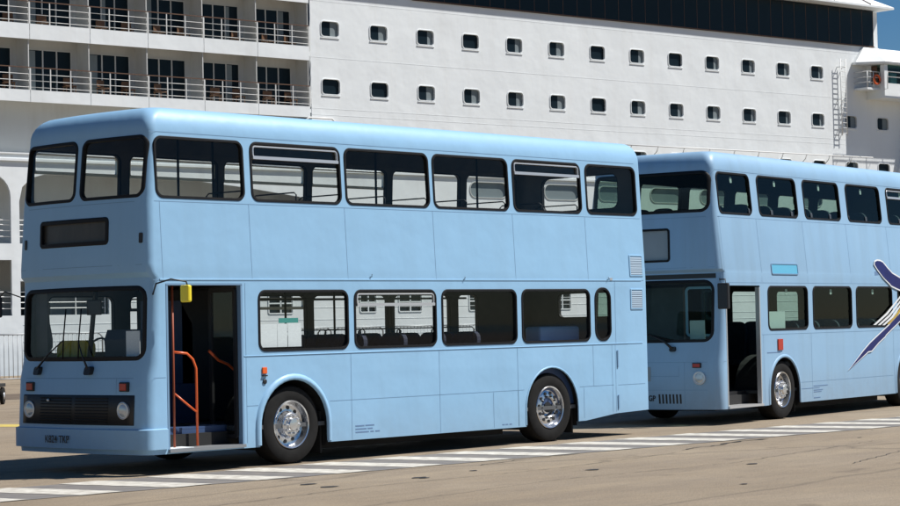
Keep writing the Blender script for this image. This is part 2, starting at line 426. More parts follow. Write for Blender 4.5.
    def liner(s, x, r=.6, zc=.47):
        for y0, y1 in ((.055, .62), (s.W - .62, s.W - .055)):
            m = MB(); b = m.bm; pr = None
            for a in [-40] + list(range(0, 181, 12)) + [220]:
                if a in (-40, 220): px = x + r * (1 if a < 0 else -1); pz = .2
                else: px = x + r * math.cos(R(a)); pz = zc + r * math.sin(R(a))
                cur = [b.verts.new((px, y0, pz)), b.verts.new((px, y1, pz))]
                if pr: b.faces.new((pr[0], cur[0], cur[1], pr[1]))
                pr = cur
            yy = y1 if y0 < 1 else y0
            poly = [(x - r, .2), (x + r, .2)] + [(x + r * math.cos(R(a)), zc + r * math.sin(R(a))) for a in range(0, 181, 12)]
            b.faces.new([b.verts.new((u, yy, v)) for u, v in poly])
            m.build('wheel_arch_liner', 'chassis', s.root)
            k = MB(); k.box(x + r - .06, x + r - .03, y0 + .05, y0 + .40 if y0 < 1 else y1 - .02, .10, .62); k.build('mudflap', 'chassis', s.root)
    def arch_lip(s, x, r, zc, w=.045, d=.018, far=False):
        m = MB(); b = m.bm; P = s.Pfar if far else s.Ps; pr = None
        path = [(180, .26)] + [(a, None) for a in range(180, -1, -9)] + [(0, .26)]
        for a, zz in path:
            ca, sa = math.cos(R(a)), math.sin(R(a))
            ring = []
            for rr, dd in ((r - .008, -.006), (r - .006, d * .8), (r + w * .3, d), (r + w * .8, d * .6), (r + w, -.004)):
                ring.append(b.verts.new(P(x + rr * ca, zz if zz else zc + rr * sa, dd)))
            if pr:
                for i in range(4): b.faces.new((pr[i], ring[i], ring[i + 1], pr[i + 1])).smooth = True
            pr = ring
        m.build('wheel_arch', s.paint, s.root)
    def seat_rows(s, xs, zfloor, m, h=1.0, sides=((.10, 1.0), (1.5, 2.4)), hr=.0, skip=()):
        for x in xs:
            for i, (y0, y1) in enumerate(sides):
                if (x, i) in skip: continue
                k = MB(); ym = (y0 + y1) / 2
                for a, b_ in ((y0, ym - .01), (ym + .01, y1)):
                    k.box(x, x + .42, a, b_, zfloor + .36, zfloor + .46, bev=.03)
                    # backrest: slanted slab with rounded top
                    poly = rrect(a, b_, zfloor + .44, zfloor + h, .11 + hr, n=4, rs=(.02, .02, .12 + hr, .12 + hr))
                    k.prism(poly, lambda u, v, d: Vector((x + .40 + (v - zfloor - .44) * .16 + d, u, v)), 0, .07)
                o = k.build('seat', m, s.root)
                l = MB(); l.box(x + .1, x + .34, ym - .03, ym + .03, zfloor + .01, zfloor + .36); l.build('seat_leg', 'black', o)
                if hr == 0:
                    g = MB(); zt = zfloor + h
                    q = .15 if zfloor > 2 else .06; g.tube([(x + .47, y0 + .06, zt - .1), (x + .49, y0 + .06, zt + q - .03), (x + .49, y0 + .1, zt + q), (x + .49, y1 - .1, zt + q), (x + .49, y1 - .06, zt + q - .03), (x + .47, y1 - .06, zt - .1)], .010, 6)
                    g.build('grab_rail', 'black', o)

FR1 = [(.24, -.10), (.57, -.13), (1.12, -.10), (1.34, -.04), (2.20, .0), (2.30, .0), (2.36, -.055), (2.46, -.06), (3.2, -.03), (4.0, .05)]
FR2 = [(.24, -.09), (.50, -.11), (1.0, -.10), (1.30, -.03), (2.33, .05), (2.42, .05), (2.47, -.03), (3.34, -.02), (4.02, .04)]
SD1 = [(.24, .0), (2.30, .0), (4.0, .085)]
SD2 = [(.24, .0), (2.40, .0), (4.02, .15)]
B1 = Bus('double_decker_bus', (0, 0, 0), 0, 9.505, 2.5, FR1, SD1, 4.355, 4.02, 'paint',
         'nearer light blue double decker bus with yellow mirror and orange handrails in its doorway', 'glass')
B2 = Bus('double_decker_bus', (11.8242, .2808, 0), R(7.084), 9.9, 2.5, FR2, SD2, 4.40, 4.06, 'paint2',
         'farther light blue double decker bus with navy and white winged decal on its side', 'gglass', roof_f=.20)

UW1 = [(.115, 1.53), (1.625, 3.19), (3.25, 4.845), (4.905, 6.465), (6.54, 8.07), (8.165, 9.375)]
UZ1 = (3.225, 3.965)
LW1 = [(1.655, 3.22), (3.31, 4.87), (4.96, 6.515), (6.605, 8.14)]
LZ1 = (1.39, 2.15)

def bus_one():
    s = B1; cut = []; cutb = []; cutc = []; cutd = []
    for a, b in UW1: cut.append(s.cut_side((a, b, *UZ1), .12))
    for a, b in LW1: cut.append(s.cut_side((a, b, *LZ1), .12, both=False))
    farlow = [(.35, 1.45)] + LW1[:3] + [(6.605, 7.86), (8.0, 8.5)]
    for a, b in farlow: cut.append(s.cut_side((a, b, *LZ1), .12, far=True))
    cut.append(s.cut_side((8.235, 8.625, 1.39, 2.17), .17, both=False))
    cut.append(lambda c: c.box(.205, 1.405, -.3, .3, .285, 2.225))           # door opening
    fw = [(.10, 1.205, 3.235, 3.975), (1.275, 2.36, 3.235, 3.975)]
    for r in fw: cutb.append(s.cut_front(r, .12))
    cutb.append(s.cut_front((.655, 1.985, 2.70, 3.03), .06))
    ws = (.085, 2.415, 1.33, 2.215); cutb.append(s.cut_front(ws, .16))
    cutb.append(s.cut_front((.45, 1.98, 3.35, 3.92), .15, rear=True)); cutb.append(s.cut_front((.6, 1.7, 1.72, 2.14), .1, rear=True))
    for x in (2.23, 7.24): cutc.append(s.cut_arch(x, .575))
    cutd.append(lambda c: c.prism([(7.80, .10), (9.8, .10), (9.8, .365), (8.70, .335), (7.98, .262), (7.80, .262)], lambda u, v, d: Vector((u, d, v)), -.4, 3.0))
    s.shell([cut, cutb, cutc, cutd])
    sg = [((.02, 2.27), (9.42, 2.27)), ((1.45, 1.335), (9.0, 1.335)), ((.09, 3.19), (9.42, 3.19)), ((1.45, .745), (1.64, .745)), ((2.85, .75), (6.63, .75)), ((7.86, .75), (8.65, .75)),
          ((.06, 4.008), (9.35, 4.008)), ((.0, 1.13), (.19, 1.13)), ((8.75, .745), (9.4, .745))]
    for x in (1.575, 3.22, 4.875, 6.505, 8.11): sg.append(((x, 2.27), (x, 3.19)))
    for x in (3.24, 4.90, 6.50): sg.append(((x, .25), (x, 1.335)))
    for x in (8.18,): sg.append(((x, .75), (x, 1.335)))
    sg += [((8.70, .36), (8.70, 1.335)), ((8.62, .36), (8.62, 1.335)), ((5.98, .26), (5.98, .74)), ((6.50, .26), (6.50, .74)), ((8.72, 2.27), (8.72, 1.335)), ((7.95, .3), (7.95, .73)), ((.17, 2.27), (.17, 3.19)), ((1.45, .3), (1.45, 2.23))]
    fg = [((.03, 1.13), (2.47, 1.13)), ((.5, .95), (.5, 1.125)), ((.6, .31), (.6, .545)), ((2.05, .31), (2.05, .545)), ((.05, 3.19), (2.45, 3.19)), ((.1, 2.45), (2.4, 2.45))]
    s.seams(sg, fg)
    for z0, z1 in ((2.262, 2.284), (1.342, 1.354)):
        k = MB(); xs_ = [(1.42 if z0 < 2 else .12), 9.36]; pr = None
        for x in xs_:
            ring = [k.bm.verts.new(s.Ps(x, z, d)) for z, d in ((z0, -.001), (z0 + .004, .007), (z1 - .004, .007), (z1, -.001))]
            if pr:
                for q in range(3): k.bm.faces.new((pr[q], ring[q], ring[q + 1], pr[q + 1]))
            pr = ring
        k.build('trim_strip', s.paint, s.root)
    # side windows
    for i, (a, b) in enumerate(UW1):
        s.window(s.Ps, (a, b, *UZ1), .12, hopper=.15 if i in (1, 4) else 0)
        s.window(s.Pfar, (a, b, *UZ1), .12, hopper=.24 if i in (0, 1, 2, 3) else 0)
    for i, (a, b) in enumerate(LW1): s.window(s.Ps, (a, b, *LZ1), .12, hopper=.15 if i == 1 else 0)
    for i, (a, b) in enumerate(farlow): s.window(s.Pfar, (a, b, *LZ1), .12, hopper=.15 if i in (2, 1) else 0)
    s.window(s.Ps, (8.235, 8.625, 1.39, 2.17), .17)
    s.window(s.Pr, (.45, 1.98, 3.35, 3.92), .15); s.window(s.Pr, (.6, 1.7, 1.72, 2.14), .1)
    for r in fw: s.window(s.Pf, r, .12, sub=8, name='front_window', w=.04)
    s.window(s.Pf, ws, .16, sub=16, name='windscreen', w=.055)
    # destination box
    mb = MB(); frame_ring(mb, (.655, 1.985, 2.70, 3.03), .06, .05, s.Pf, .012, -.03, sub=6); fr = mb.build('destination_box', 'rubber', s.root)
    g = MB(); pane_strips(g, (.68, 1.96, 2.725, 3.005), .04, s.Pf, -.028, sub=8); g.build('blind', 'grime', fr)
    # door surround and folded leaves
    d = MB(); d.box(.207, .235, -.004, .07, .28, 2.20); d.box(1.375, 1.403, -.004, .07, .28, 2.20); d.box(.207, 1.403, -.004, .07, 2.205, 2.223)
    d.build('door_frame', 'seam', s.root)
    for x0, x1 in ((1.36, 1.36),):
        lf = MB(); frame_ring(lf, (.06, .55, .36, 2.18), .05, .05, lambda u, v, dd, x0=x0: Vector((x0 + dd, u, v)), .02, -.02)
        o = lf.build('door_leaf', 'black', s.root)
        g = MB(); g.box(x0 - .002, x0 + .002, .10, .51, .41, 2.13); g.build('glass', 'glass', o)
    st = MB(); st.box(.21, 1.40, -.035, .30, .255, .292); o = st.build('door_step', 'steel', s.root)
    st = MB(); st.box(.22, 1.39, .302, .34, .30, .50); st.box(.22, 1.39, .30, .62, .50, .52); st.build('step_riser', 'blue', o)
    st = MB(); st.box(.24, .62, .02, .28, .2945, .30); st.build('step_tread', 'paper', o)
    # handrails
    h = MB(); h.tube([(.44, .16, .30), (.44, .16, 2.2)], .014); h.build('handrail', 'orange2', s.root)
    h = MB(); h.tube([(.46, .17, 1.42), (.66, .17, 1.40), (.75, .17, 1.33), (.80, .17, 1.22), (.805, .17, .30)], .015); h.tube([(.46, .17, .93), (.80, .17, .70)], .013); h.build('handrail', 'orange', s.root)
    h = MB(); h.tube([(1.30, .5, 1.42), (1.45, .5, 1.30), (1.60, .5, 1.25), (1.74, .5, 1.15), (1.80, .5, .50)], .018); h.build('handrail', 'orange', s.root)
    h = MB()
    for x in (3.3, 4.2, 5.3, 6.2): h.tube([(x, 1.25, .5), (x, 1.25, 2.2)], .015)
    h.tube([(2.4, 1.2, 2.05), (6.8, 1.2, 2.05)], .014); h.build('grab_pole', 'black', s.root)
    h = MB()
    for x in (1.5, 2.08, 5.05, 7.15): h.tube([(x, 1.25, 2.29), (x, 1.25, 4.2)], .016)
    h.build('grab_pole', 'black', s.root)
    # floors, bulkheads, cab
    f = MB(); f.box(1.42, 9.35, .06, 2.44, .45, .50); f.box(.06, 1.42, .62, 2.44, .45, .50); f.build('lower_floor', 'inside', s.root)
    f = MB(); f.box(.05, 9.35, .06, 2.44, 2.232, 2.29); f.build('upper_floor', 'inside', s.root)
    f = MB(); f.box(.15, 7.9, .25, 2.25, .22, .445); f.box(7.9, 9.2, .25, 2.25, .37, .445); f.box(2.9, 6.5, .3, 2.2, .14, .3); f.build('chassis', 'chassis', s.root)
    k = MB(); k.box(1.75, 2.75, 1.55, 2.42, .51, 2.2, bev=.03); k.build('staircase', 'inside2', s.root)
    k = MB(); k.prism([(.75, 1.0), (1.55, 1.0), (1.55, 1.75), (1.35, 2.05), (.75, 2.05)], lambda u, v, d: Vector((u + .4, d, v)), 1.55, 1.60); k.box(1.1, 1.95, 1.5, 1.55, .5, 1.0); k.build('cab_partition', 'blue', s.root)
    k = MB(); k.box(.10, .45, .72, 2.38, .55, 1.30, bev=.05); k.build('dashboard', 'black', s.root)
    k = MB(); k.prism([(.05, 1.33), (.32, 1.36), (.30, 1.66), (.12, 1.70), (.02, 1.58)], lambda u, v, d: Vector((.20 + u * .5, d, v)), .35, 1.15); k.build('fare_console', 'darkblue', s.root)
    sw = MB(); sw.tube([(.52 + .1 * math.sin(a), 1.72 + .22 * math.cos(a), 1.40 + .2 * math.sin(a)) for a in [2 * PI * i / 20 for i in range(20)]], .014, 6, closed=True)
    sw.tube([(.52, 1.72, 1.40), (.40, 1.72, 1.15)], .02); sw.build('steering_wheel', 'black', s.root)
    ds = MB(); ds.box(.95, 1.4, 1.5, 1.98, .95, 1.06, bev=.03); ds.box(1.36, 1.46, 1.5, 1.98, 1.0, 1.68, bev=.04); ds.build('driver_seat', 'seat', s.root)
    k = MB(); k.prism(rrect(1.42, 2.05, 1.32, 1.58, .10, n=3), lambda u, v, d: Vector((.18 + d, u + (v - 1.3) * -.1, v)), 0, .10); k.build('dashboard_cover', 'yellowcloth', s.root)
    k = MB(); k.box(.055, .06, .30, .55, 1.38, 1.68); k.build('windscreen_notice', 'paper', s.root)
    k = MB(); k.box(.08, .11, 1.05, 1.32, 1.88, 2.06, bev=.012); k.tube([(.09, 1.18, 2.06), (.12, 1.2, 2.2)], .01); k.build('interior_mirror', 'black', s.root)
    k = MB(); k.tube([(.10, 1.30, 1.35), (.14, 1.26, 1.9), (.16, 1.22, 2.2)], .03); k.build('windscreen_post', 'black', s.root)
    bl = MB(); bl.prism([(0.0, 1.40)] + [(.25 * math.sin(i) * .1 + .06, 1.4 + .1 * i) for i in range(1, 7)] + [(0, 2.16)], lambda u, v, d: Vector((.12 + u, d, v)), 2.14, 2.36); bl.build('cab_blind', 'inside', s.root)
    for x0, x1, z0, z1, m in ((1.74, 2.02, 1.445, 1.73, 'paper'), (2.025, 2.19, 1.445, 1.73, 'paper'), (2.20, 2.43, 1.445, 1.735, 'paper'), (2.05, 2.38, 1.74, 1.80, 'teal')):
        k = MB(); k.box(x0, x1, .052, .055, z0, z1); k.build('window_notice', m, s.root)
    # rear interior
    k = MB(); k.box(7.55, 8.45, .45, .75, 1.36, 1.62, bev=.04); k.build('bench_back', 'ltblue', s.root)
    k = MB(); k.box(6.9, 9.3, .1, 2.4, .51, 1.33, bev=.02); k.box(7.2, 9.0, .43, .77, 1.335, 1.41); k.build('engine_cover', 'blue', s.root)
    s.seat_rows([3.1, 3.85, 4.6, 5.3], .50, 'seat', h=1.08)
    s.seat_rows([1.2, 2.0, 2.8, 3.6, 4.4, 5.2, 6.0, 6.8, 7.6], 2.29, 'seat', h=.93, skip=((1.2, 1), (2.0, 1)))
    # wheels
    for x, kd in ((2.23, 'front'), (7.24, 'rear')):
        s.liner(x); s.wheel(x, .06, -1, kd); s.wheel(x, s.W - .06, 1, kd)
    s.arch_lip(2.23, .575, .47, w=.07, d=.03); s.arch_lip(2.23, .575, .47, far=True); s.arch_lip(7.24, .575, .47, w=.02, d=.008); s.arch_lip(7.24, .575, .47, w=.02, d=.008, far=True)
    # bumper
    def band(name, y0, y1, z0, z1, d0, d1, m, par=None, n=22, wrap=None):
        k = MB(); b = k.bm; pr = None
        prof = [(z0, d0), (z0 + .01, d1), (z1 - .015, d1), (z1, d1 - .012), (z1, d0)]
        ys = [y0 + (y1 - y0) * i / n for i in range(n + 1)]
        for i, y in enumerate(ys):
            ring = [b.verts.new(s.Pf(y, z, d)) for z, d in prof]
            if pr:
                for q in range(5): b.faces.new((pr[q], ring[q], ring[(q + 1) % 5], pr[(q + 1) % 5])).smooth = (q in (1,))
            else: b.faces.new(ring)
            pr = ring
        b.faces.new(pr[::-1])
        return k.build(name, m, par or s.root)
    bmp = MB(); b = bmp.bm; pr = None
    pth = []
    for v in s.loop(.45, -.03, -.035, 0)[:29]: pth.append(v)
    pth = [(.19, -.028)] + pth + [(.19, 2.528)]
    for (x, y) in pth:
        ring = [b.verts.new((x, y, z)) for z in (.30, .53)] 
        # inner points pulled towards the body
        cx, cy = (x + .05 if x < .15 else x), y + (.04 if y < .2 else -.04 if y > 2.3 else 0)
        ring += [b.verts.new((cx, cy, .545)), b.verts.new((cx, cy, .30))]
        if pr:
            for q in range(4):
                f = b.faces.new((pr[q], ring[q], ring[(q + 1) % 4], pr[(q + 1) % 4])); f.smooth = q == 0
        else: b.faces.new(ring)
        pr = ring
    b.faces.new(pr[::-1])
    bo = bmp.build('bumper', s.paint, s.root, smooth=True, ang=40)
    # number plate characters printed on the bumper
    text_mesh('K824 TKP', .125, 'ink', 'number_plate', bo, Matrix.Translation((-.243, 1.74, .365)) @ Matrix(((0, 0, 1, 0), (-1, 0, 0, 0), (0, 1, 0, 0), (0, 0, 0, 1))) , bold=.001, xs=.86)
    gr = band('grille', .20, 2.30, .575, .935, -.02, .012, 'black')
    k = MB()
    for i in range(9):
        z = .60 + .036 * i
        for y0, y1 in ((.62, 1.2), (1.28, 1.9)):
            pr = None
            for j in range(9):
                y = y0 + (y1 - y0) * j / 8; ring = [k.bm.verts.new(s.Pf(y, zz, d)) for zz, d in ((z, .010), (z + .004, .022), (z + .014, .022), (z + .016, .010))]
                if pr:
                    for q in range(3): k.bm.faces.new((pr[q], ring[q], ring[q + 1], pr[q + 1]))
                pr = ring
    k.build('grille_slats', 'chassis', gr)
    for y in (.36, 2.14):
        c = s.Pf(y, .755, 0)
        k = MB(); k.lathe([(.10, .0), (.102, -.028), (.092, -.030), (.085, -.024)], c, 'x', n=28); ho = k.build('headlight', 'alu', s.root, smooth=True)
        k = MB(); k.lathe([(.086, -.018), (.07, -.027), (.04, -.034), (.001, -.036)], c, 'x', n=28); k.build('lens', 'lamp', ho, smooth=True)
        c2 = s.Pf(y + (.02 if y < 1 else -.02), 1.035, 0)
        k = MB(); k.box(c2.x - .03, c2.x + .04, y - .075, y + .075, .975, 1.085, bev=.008); io = k.build('indicator_light', 'black', s.root)
        k = MB(); k.box(c2.x - .038, c2.x - .029, y - .058, y + .058, .99, 1.07, bev=.004); k.build('lens', 'red', io)
    k = MB(); c = s.Pf(1.72, .87, .02); k.lathe([(.018, 0), (.018, -.02), (.002, -.022)], c, 'x', n=12); k.build('key_lock', 'alu', s.root)
    for y in (.10, 2.28):   # small side vents either side of the destination box
        k = MB(); k.prism(rrect(y, y + .05, 2.70, 2.82, .015, n=3), s.Pf, .012, -.005); k.build('side_vent', 'black', s.root)
    # wipers
    for y0, y1 in ((2.0, 1.50), (.98, 1.20)):
        k = MB()
        P = lambda y, z, d: s.Pf(y, z, d)
        k.prism(rrect(y0 - .06, y0 + .05, 1.17, 1.27, .03, n=3), P, .06, .0)
        k.tube([P(y0, 1.24, .05), P((y0 + y1) / 2 + .02, 1.42, .06), P(y1, 1.58, .045)], [.016, .010, .007], 6)
        wo = k.build('wiper', 'black', s.root)
        k = MB(); k.tube([P(y1 + .01, 1.36, .03), P(y1, 1.6, .035), P(y1 - .03, 1.96, .03)], .009, 5); k.build('wiper_blade', 'rubber', wo)
    # mirror
    k = MB(); k.tube([(.03, .02, 2.10), (-.02, -.10, 2.22), (.10, -.22, 2.27), (.28, -.28, 2.24), (.32, -.29, 2.12)], .011, 6); mo = k.build('mirror', 'black', s.root)
    k = MB(); k.box(.24, .30, -.36, -.21, 2.0, 2.20, bev=.02); k.build('mirror_back', 'yellow', mo)
    k = MB(); k.tube([(.0, 2.48, 2.12), (-.10, 2.70, 2.20), (-.10, 2.85, 2.1)], .008, 6); mo = k.build('mirror', 'black', s.root)
    k = MB(); k.box(-.12, -.07, 2.78, 2.95, 1.88, 2.14, bev=.02); k.build('mirror_back', 'black', mo)
    # side details
    k = MB(); k.box(1.705, 1.78, -.018, .01, 1.125, 1.205, bev=.006); o = k.build('side_repeater', 'amber', s.root)
    k = MB(); k.box(1.705, 1.78, -.024, -.003, 1.095, 1.11); k.build('bracket', 'black', o)
    k = MB(); k.lathe([(.03, .0), (.032, -.012), (.02, -.016), (.001, -.016)], (1.745, 0, 1.03), n=16); k.build('filler_cap', 'black', s.root)
    for (x0, x1, z0, z1) in ((9.09, 9.41, 2.33, 2.65), (9.09, 9.39, 1.84, 2.15)):
        k = MB(); frame_ring(k, (x0, x1, z0, z1), .015, .022, s.Ps, .010, -.002); o = k.build('louvre_grille', s.paint, s.root)
        k = MB(); pane_strips(k, (x0 + .02, x1 - .02, z0 + .02, z1 - .02), .005, s.Ps, .003); k.build('backing', 'seam', o)
        k = MB()
        for i in range(9):
            z = z0 + .03 + i * (z1 - z0 - .06) / 9
            k.bm.faces.new([k.bm.verts.new(s.Ps(*q)) for q in ((x0 + .022, z, .012), (x1 - .022, z, .012), (x1 - .022, z + .021, .0045), (x0 + .022, z + .021, .0045))])
        k.build('slats', 'slat', o)
    for x, z in ((3.63, 2.33), (8.55, 2.30), (5.42, 2.30)):
        k = MB(); k.tube([s.Ps(x, z - .02, .0), s.Ps(x, z - .02, .02), s.Ps(x + .005, z + .015, .022)], .006, 6); k.build('window_hook', 'black', s.root)
    k = MB(); k.box(8.735, 8.76, -.012, .01, 1.0, 1.25); k.box(8.735, 8.76, -.012, .01, .40, .60); k.build('door_hinge', 'seam', s.root)
    k = MB()
    for j, (z, segs) in enumerate(((.405, ((0, .16), (.18, .34))), (.365, ((0, .2), (.22, .31))), (.325, ((0, .24), (.27, .33), (.36, .44))))):
        for a, b_ in segs: k.prism([(3.30 + a, z), (3.30 + b_, z), (3.30 + b_, z + .017), (3.30 + a, z + .017)], s.Ps, .002, -.001)
    for a in (0, .07, .15): k.prism([(6.15 + a, .285), (6.20 + a, .285), (6.20 + a, .30), (6.15 + a, .30)], s.Ps, .002, -.001)
    k.build('small_lettering', 'faint', s.root)
    k = MB(); k.prism(rrect(8.60, 8.66, 2.27, 2.31, .01, n=2), s.Ps, .01, 0); k.build('emergency_handle', 'alu', s.root)
    # roof
    k = MB(); k.box(.35, .55, 2.02, 2.12, 4.23, 4.31, bev=.02); k.build('roof_marker', 'black', s.root)
    k = MB(); k.box(.11, .15, .06, .10, .24, .34); 
    k.build('tow_bracket', 'chassis', s.root)

def bus_two():
    s = B2; cut = []; cutb = []; cutc = []; cutd = []
    UW = [(.14, 1.30), (1.54, 3.00), (3.24, 4.70), (4.97, 6.45), (6.72, 8.2), (8.45, 9.6)]; UZ = (3.345, 4.03)
    LW = [(1.58, 3.085), (3.265, 4.85), (5.015, 6.60), (6.83, 7.9)]; LZ = (1.465, 2.205)
    for a, b in UW: cut.append(s.cut_side((a, b, *UZ), .12))
    for a, b in LW: cut.append(s.cut_side((a, b, *LZ), .12))
    cut.append(lambda c: c.box(.12, 1.31, -.3, .3, .285, 2.205))
    fu = (.17, 2.33, 3.375, 4.04); cutb.append(s.cut_front(fu, .16))
    cutb.append(s.cut_front((.86, 2.2, 2.60, 3.14), .06))
    ws = (.14, 2.36, 1.31, 2.31); cutb.append(s.cut_front(ws, .18))
    cut.append(s.cut_side((.2, 1.3, 1.465, 2.205), .12, far=True))
    for x in (2.14, 7.25): cutc.append(s.cut_arch(x, .555))
    s.shell([cut, cutb, cutc], zb=.25)
    sg = [((.05, 2.25), (9.85, 2.25)), ((1.35, 1.405), (9.5, 1.405)), ((.09, 3.30), (9.8, 3.30)), ((2.72, .585), (6.55, .585)), ((.06, 4.05), (9.8, 4.05)), ((.0, 1.005), (.10, 1.005))]
    for x in (.12, 1.40, 3.1, 4.84, 6.58, 8.3): sg.append(((x, 2.26), (x, 3.30)))
    for x in (3.18, 6.60, 1.40): sg.append(((x, .3), (x, 1.40)))
    fg = [((.03, 1.0), (2.47, 1.0)), ((.03, .56), (2.47, .56)), ((.62, .56), (.62, 1.0)), ((.62, .30), (.62, .55)), ((.72, .78), (.72, .94)), ((.72, .78), (1.6, .78)), ((.05, 3.30), (2.4, 3.30)), ((.1, 2.5), (2.4, 2.5))]
    s.seams(sg, fg)
    for i, (a, b) in enumerate(UW):
        s.window(s.Ps, (a, b, *UZ), .12, hopper=.14 if i == 4 else 0); s.window(s.Pfar, (a, b, *UZ), .12)
    for i, (a, b) in enumerate(LW):
        s.window(s.Ps, (a, b, *LZ), .12); s.window(s.Pfar, (a, b, *LZ), .12)
    s.window(s.Pfar, (.2, 1.3, 1.465, 2.205), .12)
    s.window(s.Pf, fu, .16, sub=12, name='front_window', w=.05)
    s.window(s.Pf, ws, .18, sub=16, name='windscreen', w=.05)
    mb = MB(); frame_ring(mb, (.86, 2.2, 2.60, 3.14), .06, .035, s.Pf, .012, -.03, sub=6); fr = mb.build('destination_box', 'rubber', s.root)
    g = MB(); pane_strips(g, (.88, 2.18, 2.62, 3.12), .04, s.Pf, -.026, sub=8); g.build('blind', 'dest2', fr)
    # black strip above windscreen
    k = MB(); b = k.bm; pr = None
    for i in range(21):
        y = .12 + 2.26 * i / 20; ring = [b.verts.new(s.Pf(y, z, .006)) for z in (2.325, 2.40)]
        if pr: b.faces.new((pr[0], ring[0], ring[1], pr[1]))
        pr = ring
    k.build('header_strip', 'black', s.root)
    d = MB(); d.box(.122, .15, -.004, .07, .28, 2.18); d.box(1.28, 1.308, -.004, .07, .28, 2.18); d.build('door_frame', 'alu', s.root)
    st = MB(); st.box(.125, 1.305, -.03, .30, .255, .292); o = st.build('door_step', 'alu', s.root)
    st = MB(); st.box(.13, 1.30, .302, .34, .30, .50); st.build('step_riser', 'black', o)
    lf = MB(); frame_ring(lf, (.06, .5, .36, 2.16), .05, .05, lambda u, v, dd: Vector((.26 + dd, u, v)), .02, -.02); o = lf.build('door_leaf', 'black', s.root)
    g = MB(); g.box(.258, .262, .10, .46, .41, 2.11); g.build('glass', 'gglass', o)
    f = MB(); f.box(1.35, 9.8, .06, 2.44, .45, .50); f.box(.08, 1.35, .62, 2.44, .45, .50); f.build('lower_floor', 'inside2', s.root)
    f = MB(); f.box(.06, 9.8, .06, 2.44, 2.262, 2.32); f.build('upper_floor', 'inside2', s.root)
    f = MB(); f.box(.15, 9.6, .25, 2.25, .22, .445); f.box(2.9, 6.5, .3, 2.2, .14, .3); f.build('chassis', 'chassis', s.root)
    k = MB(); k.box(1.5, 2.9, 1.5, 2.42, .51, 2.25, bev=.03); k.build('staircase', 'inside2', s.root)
    k = MB(); k.box(.12, .5, .62, 2.38, .55, 1.26, bev=.05); k.build('dashboard', 'black', s.root)
    k = MB(); k.box(.55, .62, 1.0, 2.3, .55, 2.2); k.build('cab_screen', 'inside', s.root)
    ds = MB(); ds.box(.9, 1.3, 1.5, 1.98, .95, 1.06, bev=.03); ds.box(1.3, 1.4, 1.5, 1.98, 1.0, 1.68, bev=.04); ds.build('driver_seat', 'seat', s.root)
    sw = MB(); sw.tube([(.58 + .1 * math.sin(a), 1.72 + .22 * math.cos(a), 1.38 + .2 * math.sin(a)) for a in [2 * PI * i / 20 for i in range(20)]], .014, 6, closed=True); sw.build('steering_wheel', 'black', s.root)
    k = MB(); k.box(.10, .105, .37, .64, 1.36, 1.66); k.build('windscreen_notice', 'paper', s.root)
    k = MB(); frame_ring(k, (.22, .74, 1.4, 2.2), .08, .04, lambda u, v, dd: Vector((.16 + dd, u, v)), .01, -.01); k.build('cab_door_frame', 'ltblue', s.root)
    k = MB(); k.box(1.66, 2.31, .052, .055, 1.50, 1.78); k.build('window_notice', 'paper', s.root)
    s.seat_rows([2.4, 3.2, 4.0, 4.8, 5.6, 6.9, 7.7], .50, 'seatg', h=1.12, hr=.03, skip=((2.4, 1),))
    s.seat_rows([.7, 1.5, 2.25, 3.0, 3.75, 4.5, 5.25, 6.0, 6.75, 7.5, 8.3], 2.32, 'seatg', h=1.22, hr=.03)
    for (a, b) in UW: 
        m = (a + b) / 2; k = MB(); k.prism(rrect(m - .035, m + .035, 3.86, 3.96, .02, n=3), s.Ps, -.032, -.036); k.build('window_sticker', 'white', s.root)
    for (a, b) in LW:
        m = (a + b) / 2; k = MB(); k.prism(rrect(m - .035, m + .045, 2.06, 2.15, .02, n=3), s.Ps, -.032, -.036); k.build('window_sticker', 'white', s.root)
    for x, kd in ((2.14, 'front'), (7.25, 'rear')):
        s.liner(x); s.wheel(x, .06, -1, kd); s.wheel(x, s.W - .06, 1, kd)
        s.arch_lip(x, .555, .47, w=.05, d=.014); s.arch_lip(x, .555, .47, far=True)
    # front bits
    for y in (.36, 2.14):
        c = s.Pf(y, .75, 0)
        k = MB(); k.lathe([(.105, .02), (.107, -.026), (.095, -.028), (.088, -.022)], c, 'x', n=28); ho = k.build('headlight', 'alu', s.root, smooth=True)
        k = MB(); k.lathe([(.089, -.018), (.07, -.027), (.04, -.034), (.001, -.036)], c, 'x', n=28); k.build('lens', 'lamp', ho, smooth=True)
        k = MB(); k.box(c.x - .025, c.x + .05, y - .03, y + .12, .91, 1.0 - .01, bev=.006); io = k.build('indicator_light', 'black', s.root)
        k = MB(); k.box(c.x - .033, c.x - .024, y - .018, y + .108, .922, .976, bev=.003); k.build('lens', 'red', io)
    k = MB()
    for i in range(7):
        y = .68 + i * .062; k.prism([(y, .345), (y + .03, .345), (y + .03, .495), (y, .495)], s.Pf, .004, -.01)
    k.build('air_slots', 'black', s.root)
    k = MB(); k.prism([(1.22, .70), (1.75, .70), (1.75, .93), (1.22, .93)], s.Pf, .006, -.01); k.build('front_panel', 'dest2', s.root)
    text_mesh('GP', .12, 'ink', 'number_plate', s.root, Matrix.Translation((s.front_x(1.2, .42) - .004, 1.27, .39)) @ Matrix(((0, 0, 1, 0), (-1, 0, 0, 0), (0, 1, 0, 0), (0, 0, 0, 1))), bold=.004, xs=.86)
    k = MB(); P = s.Pf; k.prism(rrect(.78, .88, 1.17, 1.25, .03, n=3), P, .05, .0)
    k.tube([P(.83, 1.22, .05), P(.98, 1.34, .06), P(1.25, 1.45, .045)], [.022, .016, .010], 6); wo = k.build('wiper', 'black', s.root)
